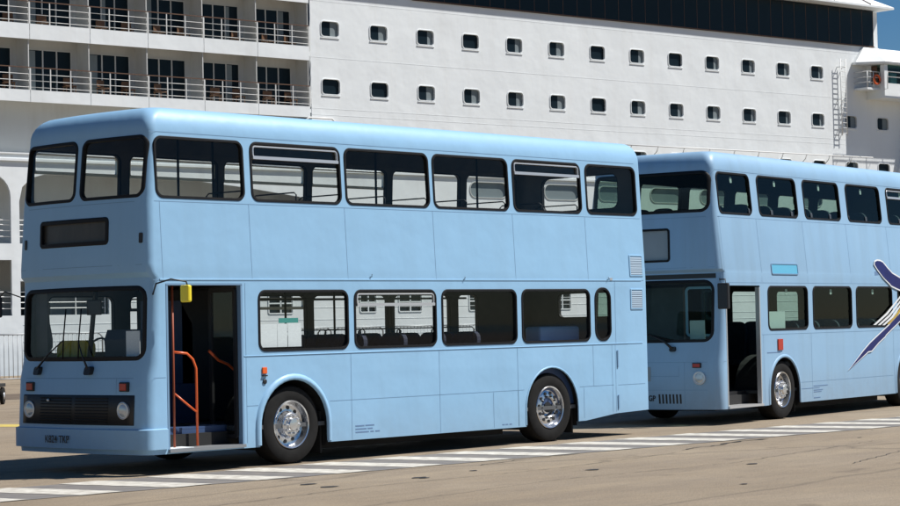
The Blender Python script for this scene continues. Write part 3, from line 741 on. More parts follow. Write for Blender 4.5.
    k = MB(); k.tube([P(.9, 1.36, .03), P(1.6, 1.52, .03)], .012, 5); k.build('wiper_blade', 'rubber', wo)
    k = MB(); k.tube([(.05, .05, 2.30), (-.03, -.08, 2.30), (-.04, -.10, 2.2)], .012, 6); mo = k.build('mirror', 'black', s.root)
    k = MB(); k.box(-.10, -.02, -.16, .03, 1.83, 2.24, bev=.02); k.build('mirror_back', 'black', mo)
    # side bits
    k = MB(); frame_ring(k, (1.75, 2.74, 2.385, 2.58), .04, .022, s.Ps, .012, -.002); o = k.build('side_display', 'seam', s.root)
    k = MB(); pane_strips(k, (1.765, 2.725, 2.40, 2.565), .03, s.Ps, .005); k.build('panel', 'cyan', o)
    k = MB(); k.box(3.62, 4.50, .19, .26, 4.155, 4.225); k.build('roof_vent', 'black', s.root)
    k = MB(); k.box(1.90, 2.08, -.02, .01, 1.14, 1.325, bev=.006); k.build('side_repeater', 'red', s.root)
    k = MB(); k.prism([(2.75, .47), (3.45, .47), (3.45, .478), (2.75, .478)], s.Ps, .003, 0)
    for z, a in ((.50, .55), (.43, .35), (.40, .3), (.30, .25)): k.prism([(3.22, z), (3.22 + a, z), (3.22 + a, z + .014), (3.22, z + .014)], s.Ps, .003, 0)
    k.prism([(1.52, 1.10), (2.0, 1.10), (2.0, 1.115), (1.52, 1.115)], s.Ps, .003, 0)
    k.build('small_lettering', 'faint', s.root)
    # winged decal, white edge under navy, on the skin and over the window glass
    def decal(name, poly, m, d, par):
        k = MB(); k.prism(poly, s.Ps, d, d - .0015); return k.build(name, m, par)
    def grow(poly, w):
        cx = sum(p[0] for p in poly) / len(poly); cy = sum(p[1] for p in poly) / len(poly)
        out = []; n = len(poly)
        ar = sum(poly[i][0] * poly[(i + 1) % n][1] - poly[(i + 1) % n][0] * poly[i][1] for i in range(n)); sg_ = 1 if ar > 0 else -1
        for i in range(n):
            a, b, c = Vector(poly[i - 1]), Vector(poly[i]), Vector(poly[(i + 1) % n])
            n1 = Vector(((b - a).y, -(b - a).x)).normalized() * sg_; n2 = Vector(((c - b).y, -(c - b).x)).normalized() * sg_
            v = (n1 + n2); v = v.normalized() * min(1.8, 1 / max(.3, v.length / 2)) if v.length > .1 else n1
            out.append((b.x + v.x * w, b.y + v.y * w))
        return out
    up = [(5.87, 2.60), (5.90, 2.645), (6.0, 2.665), (6.13, 2.66), (6.24, 2.635), (6.42, 2.53), (6.61, 2.435), (6.98, 2.345), (7.5, 2.27), (8.1, 2.33), (8.6, 2.52), (8.2, 2.2), (7.6, 2.06), (7.15, 2.02), (6.97, 2.14), (6.75, 2.18), (6.55, 2.22), (6.44, 2.275), (6.2, 2.38), (6.0, 2.50)]
    lo = [(4.63, .745), (5.45, 1.045), (5.60, 1.055), (5.92, 1.20), (6.20, 1.30), (6.24, 1.33), (6.50, 1.43), (6.93, 1.59), (7.35, 1.80), (7.7, 2.02), (7.25, 1.87), (6.93, 1.725), (6.40, 1.50), (5.92, 1.325), (5.55, 1.19), (5.25, 1.055)]
    w1 = decal('decal', grow(up, .028), 'white', .0165, s.root)
    decal('wing', up, 'navy', .0185, w1)
    decal('wing_edge', grow(lo, .022), 'white', .0165, w1); decal('wing', lo, 'navy', .0185, w1)
    for (a, b_, c_) in (((5.70, 1.51), (6.28, 1.72), (6.93, 2.03)), ((5.90, 1.505), (6.40, 1.685), (6.94, 1.955)), ((6.09, 1.50), (6.5, 1.65), (6.95, 1.885))):
        poly = [a, b_, c_, (c_[0] + .03, c_[1] - .025), (b_[0] + .06, b_[1] - .025), (a[0] + .11, a[1])]
        decal('feather_stripe', poly, 'white', .0165, w1)
    decal('feather_stripe', [(6.31, 1.515), (6.6, 1.635), (6.98, 1.835), (7.02, 1.80), (6.68, 1.60), (6.43, 1.515)], 'gold', .0165, w1)
    decal('lettering_strip', [(5.86, 2.40), (6.38, 2.42), (6.38, 2.49), (5.86, 2.47)], 'faint', .002, w1)

bus_one(); bus_two()

# ------------------------------------------------------------------ cruise ship  (local: x along the hull, y inboard, z up)
SHIP = empty('cruise_ship', (55.2817, 52.794, 0), R(-8.1753))
tag(SHIP, 'huge white cruise ship with rows of square portholes and railed balconies moored behind the buses', 'ship')
SP = 2.9114
PX = [n * SP for n in range(0, 26)]
def sh(u, v, d): return Vector((u, -d, v))   # d outward
PHROWS = [15.81, 13.06, 10.34]
def porthole_list():
    out = []
    for ri, z in enumerate(PHROWS):
        for n in range(-12, 17):
            s_ = n * SP + .03
            if n < 0 : continue
            if ri == 0 and n > 12: continue
            if ri == 2 and n < 1: continue
            out.append((s_, z))
    return out
PH = porthole_list()
OVS = [(8.5, 11.0)] + [(13.5 + 3.83 * k, 16.0 + 3.83 * k) for k in range(7)]
holes = []
for s_, z in PH: holes.append(rrect(s_ - .55, s_ + .55, z - .38, z + .38, .2, n=4))
for a, b in OVS: holes.append(rrect(a, b, 7.98, 8.80, .38, n=5))
# promenade arcades cut in the lower hull
def arch_poly(a, b, z0, z1, r): return [(a, z0), (b, z0)] + [(b - r + r * math.cos(R(t)), z1 - r + r * math.sin(R(t))) for t in range(0, 91, 15)] + [(a + r - r * math.sin(R(t)), z1 - r + r * math.cos(R(t))) for t in range(0, 91, 15)]
long_arch = [(-16.5, 5.5), (-.2, 5.5), (.2, 6.4), (-.2, 7.2), (-1.9, 7.80), (-4.9, 8.16), (-7.5, 8.38), (-9.5, 8.46), (-15.3, 8.46), (-15.9, 8.3), (-16.35, 7.9), (-16.5, 7.3)]
low_arch = [(-16.5, 2.45), (-12.2, 2.45), (-12.2, 3.9), (-16.5, 3.9)]
holes += [long_arch, low_arch]
for k in range(5):
    b = -16.9 - 6.3 * k; holes.append(arch_poly(b - 5.9, b, 5.5, 8.46, 1.0)); holes.append([(b - 5.9, 2.45), (b, 2.45), (b, 4.8), (b - 5.9, 4.8)])
lowwin = [(3.85, 5.3), (1.5, 2.5), (-3.8, -2.4), (8.3, 9.6), (14.0, 15.2), (20, 21.2)]
for a, b in lowwin: holes.append(rrect(a, b, 2.35, 3.3, .1, n=2))
outer = [(-60, -1.7), (55, -1.7), (55, 13.9), (48, 16.8), (41.6, 16.95), (40.6, 17.58), (-1.12, 17.58), (-1.12, 9.30), (-60, 9.30)]
plate_obj('hull', outer, holes, .12, 'ship', SHIP, front=0)
# inner skin behind openings
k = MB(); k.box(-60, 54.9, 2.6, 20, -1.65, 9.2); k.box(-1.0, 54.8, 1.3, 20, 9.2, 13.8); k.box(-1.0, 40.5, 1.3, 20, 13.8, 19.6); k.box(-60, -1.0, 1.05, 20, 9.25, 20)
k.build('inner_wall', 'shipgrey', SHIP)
k = MB(); k.box(-60, 0.3, .12, 2.6, 5.32, 5.48); k.box(-60, -12, .12, 2.6, 2.28, 2.43); k.build('promenade_floor', 'shipgrey', SHIP)
# hull plating strakes: long weld ridges
k = MB()
for z in (14.42, 11.7, 9.32, 12.0, 17.1): k.box(-1.1, 46, -.005, .0, z, z + .03)
for z in [ -1.2 + .36 * i for i in range(10)] + [2.6 + .36 * i for i in range(7)]: k.box(-12.1 if 2.4 < z < 3.9 else -16.4, 50, -.010, .0, z, z + .02)
k.build('weld_seams', 'ship', SHIP)
k = MB(); k.box(-60, 41, -.10, .0, 9.00, 9.10); k.box(-60, -1.12, -.06, 1.05, 9.302, 9.36); k.build('rubbing_strake', 'ship', SHIP)
# portholes
def porthole():
    k = MB(); frame_ring(k, (-.57, .57, -.40, .40), .21, .05, sh, .03, -.08); k.box(-.55, .55, -.035, .0, -.45, -.405)
    o = k.build('porthole', 'ship', SHIP)
    k = MB(); pane_strips(k, (-.53, .53, -.36, .36), .17, sh, -.085); k.build('pane', 'dglass', o)
    return o
p0 = porthole(); cur = MB(); cur.box(.06, .50, .082, .0845, -.34, .34); 
cur_o = cur.build('curtain', 'curtain', p0)
first = True
for i, (s_, z) in enumerate(PH):
    if first: o = p0; first = False
    else:
        o = p0.copy(); C.objects.link(o); o.parent = SHIP
        for ch in p0.children:
            if ch.name.startswith('curtain') and random.random() < .25: continue
            c = ch.copy(); C.objects.link(c); c.parent = o
            if ch.name.startswith('curtain'):
                w = random.choice([.7, 1, .85, .6]); c.scale.x = w; c.location.x = .5 * (1 - w)
    o.location = (s_, 0, z)
def oval(a, b):
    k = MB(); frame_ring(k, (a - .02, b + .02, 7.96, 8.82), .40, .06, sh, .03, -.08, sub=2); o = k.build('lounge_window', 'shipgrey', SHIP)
    k = MB(); pane_strips(k, (a, b, 7.98, 8.80), .38, sh, -.085, sub=2); k.build('pane', 'curtain', o)
for a, b in OVS: oval(a, b)
for a, b in lowwin:
    k = MB(); frame_ring(k, (a - .03, b + .03, 2.32, 3.33), .12, .07, sh, .03, -.08); k.box(a, b, -.02, .05, 2.80, 2.86); k.box((a + b) / 2 - .03, (a + b) / 2 + .03, -.02, .05, 2.35, 3.3); o = k.build('window', 'ship', SHIP)
    k = MB(); k.box(a, b, .085, .09, 2.35, 3.3); k.build('pane', 'dglass', o)
# dark glazed band and the deck above it
k = MB(); k.prism(rrect(5.07, 40.1, 17.62, 19.75, .12, n=4, rs=(.12, .02, .02, .5)), sh, .05, -.3); wb = k.build('window_band', 'dglass', SHIP)
k = MB()
for i in range(1, 36): k.box(5.07 + i * 1.0 - .012, 5.07 + i * 1.0 + .012, -.056, -.05, 17.64, 19.7)
k.box(5.0, 40.15, -.09, -.051, 17.585, 17.64); k.build('mullion', 'teak', wb)
k = MB(); k.box(-1.1, 5.06, .0, .12, 17.582, 19.78); k.box(-1.1, 40.1, .55, 20, 19.6, 19.78); k.box(40.102, 40.5, -.02, 20, 17.585, 19.7); k.build('bulwark', 'ship', SHIP)
# sloping canopy above the band
k = MB(); b = k.bm
sec = [(-1.0, 19.785), (-1.0, 19.90), (.9, 21.4), (12, 21.5), (12, 19.785)]
for x0, x1, e in ((-60, 40.9, 0),):
    A = [b.verts.new((x0, y, z)) for y, z in sec]; e_ = [0, 0, -4.5, -4.5, 0]
    B = [b.verts.new((x1 + q, y, z)) for (y, z), q in zip(sec, e_)]
    b.faces.new(A[::-1]); b.faces.new(B)
    for i in range(5): b.faces.new((A[i], A[(i + 1) % 5], B[(i + 1) % 5], B[i]))
k.build('upper_deck', 'ship', SHIP)
k = MB()
for x in (32.4, 35.6, 38.8): k.tube([(x, -.99, 19.95), (x - 1.0, -.1, 20.7)], .03, 6)
k.build('canopy_stay', 'teak', SHIP)
# balconies
def balcony_deck(zt, zb, last=False):
    k = MB()
    a = -60.0
    while a < -1.2:
        pass
        break
    edges = [-1.2 - 2.94 * i for i in range(0, 21)]
    for i in range(20):
        k.box(edges[i + 1] + .015, edges[i] - .015, -.02, .06, zb, zt)
    k.box(-60, -1.15, .0, 1.05, zb + .22, zb + .40); k.build('balcony_fascia', 'ship', SHIP)
    return edges
for (zt, zb) in ((12.06, 11.55), (14.90, 14.24), (17.62, 16.95)):
    edges = balcony_deck(zt, zb)
for zf, zc in ((11.95, 14.44), (14.65, 17.15)):
    for i in range(20):
        x = edges[i]; k = MB()
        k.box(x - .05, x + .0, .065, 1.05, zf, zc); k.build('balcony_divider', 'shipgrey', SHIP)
def railing():
    k = MB(); L_ = 2.94
    for z in (.12, .40, .68): k.tube([(0, 0, z), (-L_, 0, z)], .014, 5)
    for x, r in ((0, .035), (-L_ / 3, .02), (-2 * L_ / 3, .02)): k.box(x - r, x + r, -.02, .02, 0, .95)
    o = k.build('railing', 'railwhite', SHIP)
    k = MB(); k.box(-L_ + .02, -.02, -.03, .03, .945, .985); k.build('top_rail', 'teak', o); return o
def sliding_door():
    k = MB(); 
    k.box(-2.62, -2.56, 0, .05, 0, 1.98); k.box(-.52, -.46, 0, .05, 0, 1.98); k.box(-2.62, -.46, 0, .05, 1.98, 2.03)
    k.box(-1.92, -1.86, -.01, .05, 0, 1.98); k.box(-1.24, -1.18, -.01, .05, 0, 1.98)
    o = k.build('balcony_door', 'shipgrey', SHIP)
    k = MB(); k.box(-2.56, -.52, .02, .03, .02, 1.98); k.build('pane', 'dglass', o); return o
rl = railing(); sd = sliding_door(); used = False
for zt, zf in ((12.06, 11.95), (14.90, 14.65)):
    for i in range(0, 20):
        r_ = rl if not used else copy_tree(rl, SHIP); d_ = sd if not used else copy_tree(sd, SHIP)
        r_.location = (edges[i], .0, zt); d_.location = (edges[i] + .12, 1.0, zf + .0)
        used = True
        if random.random() < .55:
            k = MB(); a_ = random.choice([-2.54, -1.16, -1.84]); k.box(a_, a_ + random.uniform(.15, .5), .005, .018, .05, 1.95); k.build('curtain', 'curtain', d_)
# wooden balcony chairs (things resting on the ship)
def chair():
    t = empty('balcony_chair'); k = MB()
    k.box(-.25, .25, -.22, .22, .40, .44); k.build('seat', 'chairwood', t)
    k = MB(); k.box(-.22, .22, .18, .21, .50, .80); k.build('backrest', 'chairwood', t)
    for x in (-.23, .19):
        for y in (-.2, .16):
            k = MB(); k.box(x, x + .04, y, y + .04, 0, .40); k.build('leg', 'chairwood', t)
    return t
ch0 = chair(); first = True
ROT = Matrix.Rotation(R(-8.1753), 4, 'Z')
decks = [(11.96, 'lower'), (14.646, 'upper')]
names = ['first', 'second', 'third', 'fourth', 'fifth', 'sixth']
for zi, (z, dn) in enumerate(decks):
    for i in range(6):
        for j, dx in enumerate((-.75, -2.0)):
            if (i * 2 + j + zi) % 5 == 4: continue
            o = ch0 if first else copy_tree(ch0); first = False
            p = Vector((55.2817, 52.794, 0)) + ROT @ Vector((edges[i] + dx, .5, z)); o.location = p; o.rotation_euler = (0, 0, R(-8.2 + random.uniform(-30, 30)))
            tag(o, 'brown chair, %s balcony row, %s balcony from the right, %s one' % (dn, names[i], 'right' if j == 0 else 'left'), 'chair', 'brown chairs on the ship balconies')
# promenade rails
k = MB()
for a, b, z0 in ((-60, .0, 5.5), (-60, -12.3, 2.45)):
    for z in (.3, .55, .8, 1.0): k.tube([(a, .2, z0 + z), (b, .2, z0 + z)], .022, 5)
    x = b
    while x > a: k.box(x - .02, x + .02, .18, .22, z0, z0 + 1.0); x -= 1.45
k.build('promenade_rail', 'railwhite', SHIP)
for x in (-17.9, -19.6, -21.0, -25): k = MB(); k.box(x - .35, x + .35, 1.6, 2.4, 2.43, 3.9, bev=.1); k.build('deck_equipment', 'dglass', SHIP)
for x in (-17.8, -20): k = MB(); k.box(x - .3, x + .3, 2.3, 2.6, 5.5, 7.3); k.build('deck_door', 'dglass', SHIP)
k = MB(); k.box(-15.6, -14.5, 1.0, 2.4, 2.43, 3.5, bev=.08); k.build('deck_equipment', 'dglass', SHIP)
# catwalk pipe with brackets over the rubbing strake
k = MB(); k.tube([(14, -.32, 11.0), (39.4, -.32, 11.0)], .035, 6)
x = 15.5
while x < 39.5:
    k.tube([(x, .0, 10.55), (x + .05, -.2, 10.75), (x + .05, -.32, 11.0)], .03, 5); x += 2.0
k.build('handrail', 'railwhite', SHIP)
# small white rack at the balcony end
k = MB(); k.tube([(-1.9, -.3, 11.25), (-1.5, -.35, 11.5), (-.2, -.35, 11.5), (.25, -.3, 11.1)], .05, 6); k.box(-1.7, .0, -.45, -.06, 10.9, 11.15, bev=.05); k.build('raft_cradle', 'railwhite', SHIP)
# ladder
k = MB()
for x in (36.75, 37.2): k.tube([(x, -.28, 12.2), (x, -.28, 16.7)], .03, 5)
for i in range(15): k.tube([(36.75, -.28, 12.35 + i * .3), (37.2, -.28, 12.35 + i * .3)], .018, 5)
for z in (12.6, 14.3, 16.2): k.box(36.73, 36.77, -.28, 0, z, z + .04); k.box(37.18, 37.22, -.28, 0, z, z + .04)
k.build('ladder', 'railwhite', SHIP)
# bridge wing
WX0, WX1, WD = 39.4, 52.0, 1.35
wing = MB()
wing.prism([(WX0 - 1.4, 14.95), (WX0 - 1.4, 15.08), (WX0, 15.08), (WX0, 14.5), (WX0 + 1.2, 14.1), (WX1, 14.1), (WX1, 15.3), (WX1, 14.0), (WX0 + 1.0, 14.0)][:0] or [(WX0, 14.45), (WX1, 14.45), (WX1, 15.32), (WX0, 15.32)], sh, WD, -.0)
wing.box(WX0 - 1.15, WX0 + .02, -1.0, -.002, 14.92, 15.04)
wo = wing.build('bridge_wing', 'ship', SHIP)
k = MB(); rings = []
for z, d, q in ((16.43, 1.5, 0), (16.56, 1.55, 0), (17.48, .35, .9), (17.52, .1, 1.0)):
    rings.append([k.bm.verts.new(p) for p in ((WX0 - 1.3 + q, -.003, z), (WX0 - 1.3 + q, -.3 + .15 * (q > 0), z), (WX0 - .1 + q * .5, -d, z), (WX1 + .1, -d, z), (WX1 + .1, -.003, z))])
for A, B in zip(rings, rings[1:]):
    for i in range(5): k.bm.faces.new((A[i], A[(i + 1) % 5], B[(i + 1) % 5], B[i]))
k.bm.faces.new(rings[0][::-1]); k.bm.faces.new(rings[-1]); k.build('roof', 'ship', wo)
# wing windows: posts and panes
k = MB()
for x in (WX0, WX0 + 2.0, WX0 + 4.0, WX0 + 6.0, WX0 + 8, WX0 + 10): k.box(x, x + .3, -WD, -WD + .12, 15.322, 16.41)
k.box(WX0, WX0 + .1, -.35, -.002, 15.322, 16.55); k.box(WX0, WX0 + .1, -WD + .122, -WD + .3, 15.322, 16.41)
k.box(WX1 - .1, WX1, -WD + .122, 0, 15.322, 16.41)
k.build('window_post', 'ship', wo)
k = MB()
for i in range(6):
    x = WX0 + .3 + 2 * i; k.box(x, x + 1.7, -WD + .05, -WD + .06, 15.33, 16.4)
k.build('window', 'gglass', wo)
k = MB(); k.box(WX0 + .04, WX0 + .06, -.78, -.36, 15.05, 16.4); k.build('door', 'teak', wo)
k = MB(); k.box(WX0 + .04, WX0 + .06, -WD + .31, -.80, 15.33, 16.4); k.build('window', 'gglass', wo)
k = MB(); k.box(WX0 + 1.0, WX0 + 1.6, -1.0, -.5, 15.33, 16.0, bev=.05); k.box(WX0 + 2.6, WX0 + 3.4, -1.1, -.5, 15.33, 16.1, bev=.05); k.build('bridge_console', 'ltblue', wo)
k = MB(); k.box(WX0 + .3, WX1 - .3, -.03, -.004, 15.33, 16.5); k.build('bridge_interior', 'inside', wo)
k = MB()
for z in (15.35, 15.65, 15.98): k.tube([(WX0 - .02, -.98, z), (WX0 - 1.12, -.98, z), (WX0 - 1.12, -.02, z)], .03, 5)
for x in (WX0 - .02, WX0 - .57, WX0 - 1.12): k.tube([(x, -.98, 15.04), (x, -.98, 15.98)], .03, 5)
k.tube([(WX0 - .4, -1.9, 15.9), (WX1, -1.9, 15.9)], .03, 5); k.tube([(WX0 - .4, -1.9, 15.6), (WX1, -1.9, 15.6)], .03, 5)
for x in range(0, 8): k.tube([(WX0 - .4 + x * 1.5, -1.9, 15.9), (WX0 - .4 + x * 1.5, -1.88, 14.9), (WX0 - .4 + x * 1.5, -1.6, 14.9)], .025, 5)
k.build('wing_railing', 'railwhite', wo)
lb = MB(); cx_, cz_ = WX0 - .35, 15.52
lb.tube([(cx_ + .27 * math.cos(a), -1.07, cz_ + .27 * math.sin(a)) for a in [2 * PI * i / 16 for i in range(16)]], .06, 6, closed=True)
lo_ = lb.build('lifebuoy', 'orange'); me = lo_.data
me.transform(Matrix.Translation((55.2817, 52.794, 0)) @ ROT); tag(lo_, 'orange ring lifebuoy hanging on the white rail of the ship\'s bridge wing', 'lifebuoy')
# buttress below the wing
k = MB(); k.prism([(42.0, 10.2), (43.0, 12.6), (43.5, 14.448), (46, 14.448), (46, 10.2)], sh, .9, 0); k.build('wing_support', 'ship', wo)

# ------------------------------------------------------------------ ground, water, sky
def v2w(x, y, z=0): return Vector((55.2817, 52.794, 0)) + ROT @ Vector((x, y, z))
def ground_mat():
    m = bpy.data.materials.new('asphalt'); m.use_nodes = True; nt = m.node_tree; b = nt.nodes['Principled BSDF']; L_ = nt.links.new
    tc = nt.nodes.new('ShaderNodeTexCoord')
    def noise(scale, detail=6, stretch=(1, 1, 1), rough=.6, rot=0):
        mp = nt.nodes.new('ShaderNodeMapping'); mp.inputs['Scale'].default_value = stretch; mp.inputs['Rotation'].default_value = (0, 0, rot)
        L_(tc.outputs['Object'], mp.inputs[0]); n = nt.nodes.new('ShaderNodeTexNoise'); n.inputs['Scale'].default_value = scale; n.inputs['Detail'].default_value = detail; n.inputs['Roughness'].default_value = rough
        L_(mp.outputs[0], n.inputs['Vector']); return n.outputs['Fac']
    def ramp(fac, stops):
        r = nt.nodes.new('ShaderNodeValToRGB'); els = r.color_ramp.elements
        while len(els) < len(stops): els.new(.5)
        for e, (p, c) in zip(els, stops): e.position = p; e.color = (*c, 1)
        L_(fac, r.inputs[0]); return r.outputs[0]
    def mul(a, c_, f=1.0):
        mx = nt.nodes.new('ShaderNodeMix'); mx.data_type = 'RGBA'; mx.blend_type = 'MULTIPLY'; mx.inputs[0].default_value = f
        L_(a, mx.inputs[6]); L_(c_, mx.inputs[7]); return mx.outputs[2]
    base = ramp(noise(.22, 5), [(.3, (.220, .170, .115)), (.5, (.248, .195, .135)), (.72, (.275, .221, .158))])
    fine = ramp(noise(28, 8, rough=.8), [(.25, (.6, .6, .6)), (.5, (1, 1, 1)), (.8, (1.28, 1.27, 1.25))])
    mid = ramp(noise(2.2, 8, (.6, 1.4, 1), .7), [(.3, (.86, .86, .87)), (.6, (1.04, 1.04, 1.03))])
    streak = ramp(noise(.8, 6, (.12, 1.5, 1), .6), [(.33, (.88, .88, .9)), (.6, (1.03, 1.03, 1.02))])
    spots = ramp(noise(1.1, 3, (.8, 1.3, 1), .4), [(.26, (.66, .65, .66)), (.33, (1, 1, 1))])
    c = mul(mul(mul(mul(base, fine), mid), streak), spots)
    # cracks
    mp = nt.nodes.new('ShaderNodeMapping'); mp.inputs['Scale'].default_value = (.10, .28, 1); L_(tc.outputs['Object'], mp.inputs[0])
    wn = nt.nodes.new('ShaderNodeTexNoise'); wn.inputs['Scale'].default_value = 1.5; wn.inputs['Detail'].default_value = 6; L_(mp.outputs[0], wn.inputs['Vector'])
    mxv = nt.nodes.new('ShaderNodeMix'); mxv.data_type = 'VECTOR'; mxv.inputs[0].default_value = .35; L_(mp.outputs[0], mxv.inputs[4]); L_(wn.outputs['Color'], mxv.inputs[5])
    vo = nt.nodes.new('ShaderNodeTexVoronoi'); vo.feature = 'DISTANCE_TO_EDGE'; vo.inputs['Scale'].default_value = 1.1; L_(mxv.outputs[1], vo.inputs['Vector'])
    cr = ramp(vo.outputs['Distance'], [(.0, (.38, .37, .37)), (.008, (.75, .75, .75)), (.016, (1, 1, 1))])
    c = mul(c, cr, .5)
    L_(c, b.inputs['Base Color']); b.inputs['Roughness'].default_value = .88
    bp = nt.nodes.new('ShaderNodeBump'); bp.inputs['Distance'].default_value = .01; L_(noise(40, 6), bp.inputs['Height']); L_(bp.outputs[0], b.inputs['Normal'])
    return m
M['ground'] = ground_mat()
def sheet(name, pts, z, m, label=None, kind='structure'):
    k = MB(); k.quad([(p[0], p[1], z) for p in pts]); o = k.build(name, m); tag(o, label, kind=kind); return o
k = MB(); a, b_, c_, d_ = v2w(-300, -4), v2w(300, -4), v2w(300, -260), v2w(-300, -260)
k.quad([(p.x, p.y, 0) for p in (a, b_, c_, d_)]); k.quad([(a.x, a.y, 0), (b_.x, b_.y, 0), (b_.x, b_.y, -6), (a.x, a.y, -6)])
g = k.build('ground', 'ground'); tag(g, kind='structure')
M['water'] = mat('harbour_water', (.02, .05, .06), .08, bump=.15, bscale=.6)
k = MB(); k.quad([(-4000, -4000, -2), (4000, -4000, -2), (4000, 4000, -2), (-4000, 4000, -2)]); tag(k.build('water', 'water'), kind='structure')
M['band'] = mat('dark_paint_band', (.125, .120, .120), .85, noise=1, nscale=5, col2=(.19, .17, .15), detail=10)
M['wline'] = mat('worn_white_paint', (.62, .595, .53), .8, noise=1, nscale=7, col2=(.36, .33, .28), detail=12)
M['yline'] = mat('worn_yellow_paint', (.55, .42, .07), .8, noise=1, nscale=4, col2=(.42, .33, .12), detail=8)
# crossing: far edge and near edge run slightly askew of the buses
def far_y(x): return -.12 - .055 * x
def near_y(x): return -1.72 - .062 * x
def strip_poly(x0, x1, n=1): return [(x0, far_y(x0)), (x1, far_y(x1)), (x1, near_y(x1)), (x0, near_y(x0))]
k = MB(); b = k.bm; pr = None; rnd = random.Random(3)
for i in range(0, 161):
    x = -9 + i * .25; j1, j2 = rnd.uniform(-.015, .015), rnd.uniform(-.02, .02)
    cur = (b.verts.new((x, far_y(x) + j1, .004)), b.verts.new((x, near_y(x) + j2, .004)))
    if pr: b.faces.new((pr[0], cur[0], cur[1], pr[1]))
    pr = cur
tag(k.build('walkway_band', 'band'), 'dark grey painted band under the white crossing bars', kind='structure')
k = MB(); b = k.bm
i = -6
while i < 24:
    x = -1.40 + 1.165 * i; w = .56; sk = .28
    pts = []
    N = 8
    A = [(x + sk * t - .02 , far_y(x) + (near_y(x + sk) - far_y(x)) * t) for t in [q / N for q in range(N + 1)]]
    B = [(px + w, py - .004) for px, py in A]
    va = [b.verts.new((p[0] + rnd.uniform(-.012, .012), p[1], .008)) for p in A]; vb = [b.verts.new((p[0] + rnd.uniform(-.012, .012), p[1], .008)) for p in B]
    for q in range(N): b.faces.new((va[q], va[q + 1], vb[q + 1], vb[q]))
    i += 1
tag(k.build('crossing_bars', 'wline'), kind='structure')
sheet('yellow_line', [(3.0, 25.0), (3.9, 25.3), (9.3, 9.5), (8.5, 9.0)], .004, 'yline')
M['stripdark'] = mat('brown_strip', (.13, .095, .065), .9, noise=.3, nscale=2)
pA, pB, pC, pD = v2w(-90, -27.5), v2w(60, -27.5), v2w(60, -32), v2w(-90, -32)
sheet('dark_ground_strip', [(p.x, p.y) for p in (pA, pB, pC, pD)], .004, 'stripdark')  # flat brown sheet, darker than the ground on either side

M['tar'] = mat('tar', (.035, .032, .03), .7, noise=.4, nscale=9)
M['patch'] = mat('patched_asphalt', (.17, .148, .12), .9, noise=1, nscale=14, col2=(.215, .18, .14), detail=10)
rt_ = random.Random(11)
def wobble(name, pts, w, m, z):
    k = MB(); pr = None
    P = []
    for (x0, y0), (x1, y1) in zip(pts, pts[1:]):
        n = max(2, int(math.hypot(x1 - x0, y1 - y0) / .12))
        P += [(x0 + (x1 - x0) * i / n + rt_.uniform(-.02, .02), y0 + (y1 - y0) * i / n + rt_.uniform(-.02, .02)) for i in range(n)]
    P.append(pts[-1])
    for i, (x, y) in enumerate(P):
        a, b = P[max(0, i - 1)], P[min(len(P) - 1, i + 1)]; d = Vector((b[0] - a[0], b[1] - a[1], 0)); d = d.normalized() if d.length else Vector((1, 0, 0))
        nn = Vector((-d.y, d.x, 0)) * w * rt_.uniform(.25, 1) * (.25 if i in (0, len(P) - 1) else 1); p = Vector((x, y, z))
        cur = (k.bm.verts.new(p - nn), k.bm.verts.new(p + nn))
        if pr: k.bm.faces.new((pr[0], cur[0], cur[1], pr[1]))
        pr = cur
    tag(k.build(name, m), kind='structure')
wobble('tar_seam', [(6.3, -2.9), (6.9, -2.72), (7.5, -2.75)], .03, 'tar', .006)
wobble('tar_seam', [(7.55, -2.62), (8.3, -2.45), (8.9, -2.5)], .045, 'tar', .006)
wobble('tar_seam', [(3.0, -2.35), (4.0, -2.15), (5.3, -2.1)], .014, 'tar', .006)
wobble('tar_seam', [(-3, -3.9), (0, -3.5), (3, -3.55), (6, -3.1)], .008, 'tar', .006)
wobble('tar_seam', [(-2, -5.2), (1.5, -4.7), (4.5, -4.9), (9, -4.1)], .007, 'tar', .006)
wobble('tar_seam', [(5, -6.2), (8, -5.3), (11, -4.2)], .008, 'tar', .006)
for i in range(16):
    x, y, r_ = rt_.uniform(-3, 13), rt_.uniform(-7, -2.6), rt_.uniform(.02, .09)
    k = MB(); k.bm.faces.new([k.bm.verts.new((x + r_ * 1.6 * rt_.uniform(.6, 1) * math.cos(a), y + r_ * rt_.uniform(.6, 1) * math.sin(a), .006)) for a in [2 * PI * q / 12 for q in range(12)]])
    tag(k.build('oil_spot', 'tar'), kind='structure')

# ------------------------------------------------------------------ quay barriers
def barrier():
    t = empty('crowd_barrier'); W_, H_ = 2.3, 1.66
    k = MB(); k.tube([(0, 0, .12), (0, 0, H_ - .15), (.15, 0, H_), (W_ - .15, 0, H_), (W_, 0, H_ - .15), (W_, 0, .12)], .03, 6); k.tube([(0, 0, .2), (W_, 0, .2)], .022, 6)
    k.build('frame', 'steel', t)
    k = MB()
    for i in range(1, 14): k.tube([(i * W_ / 14, 0, .2), (i * W_ / 14, 0, H_ - .02)], .011, 5)
    k.build('bars', 'steel', t)
    for x in (.25, W_ - .25):
        k = MB(); k.box(x - .03, x + .03, -.3, .3, .0, .05); k.box(x - .02, x + .02, -.02, .02, .05, .2); k.build('foot', 'steel', t)
    return t
b0 = barrier(); first = True
words = ['leftmost', 'second from the left', 'third from the left', 'fourth from the left', 'fifth from the left', 'sixth from the left', 'seventh from the left', 'eighth from the left', 'ninth from the left', 'tenth from the left', 'eleventh from the left', 'twelfth from the left', 'thirteenth from the left', 'fourteenth from the left']
org = Vector((26.9, 38.9, 0)); dr = (ROT @ Vector((1, 0, 0)))
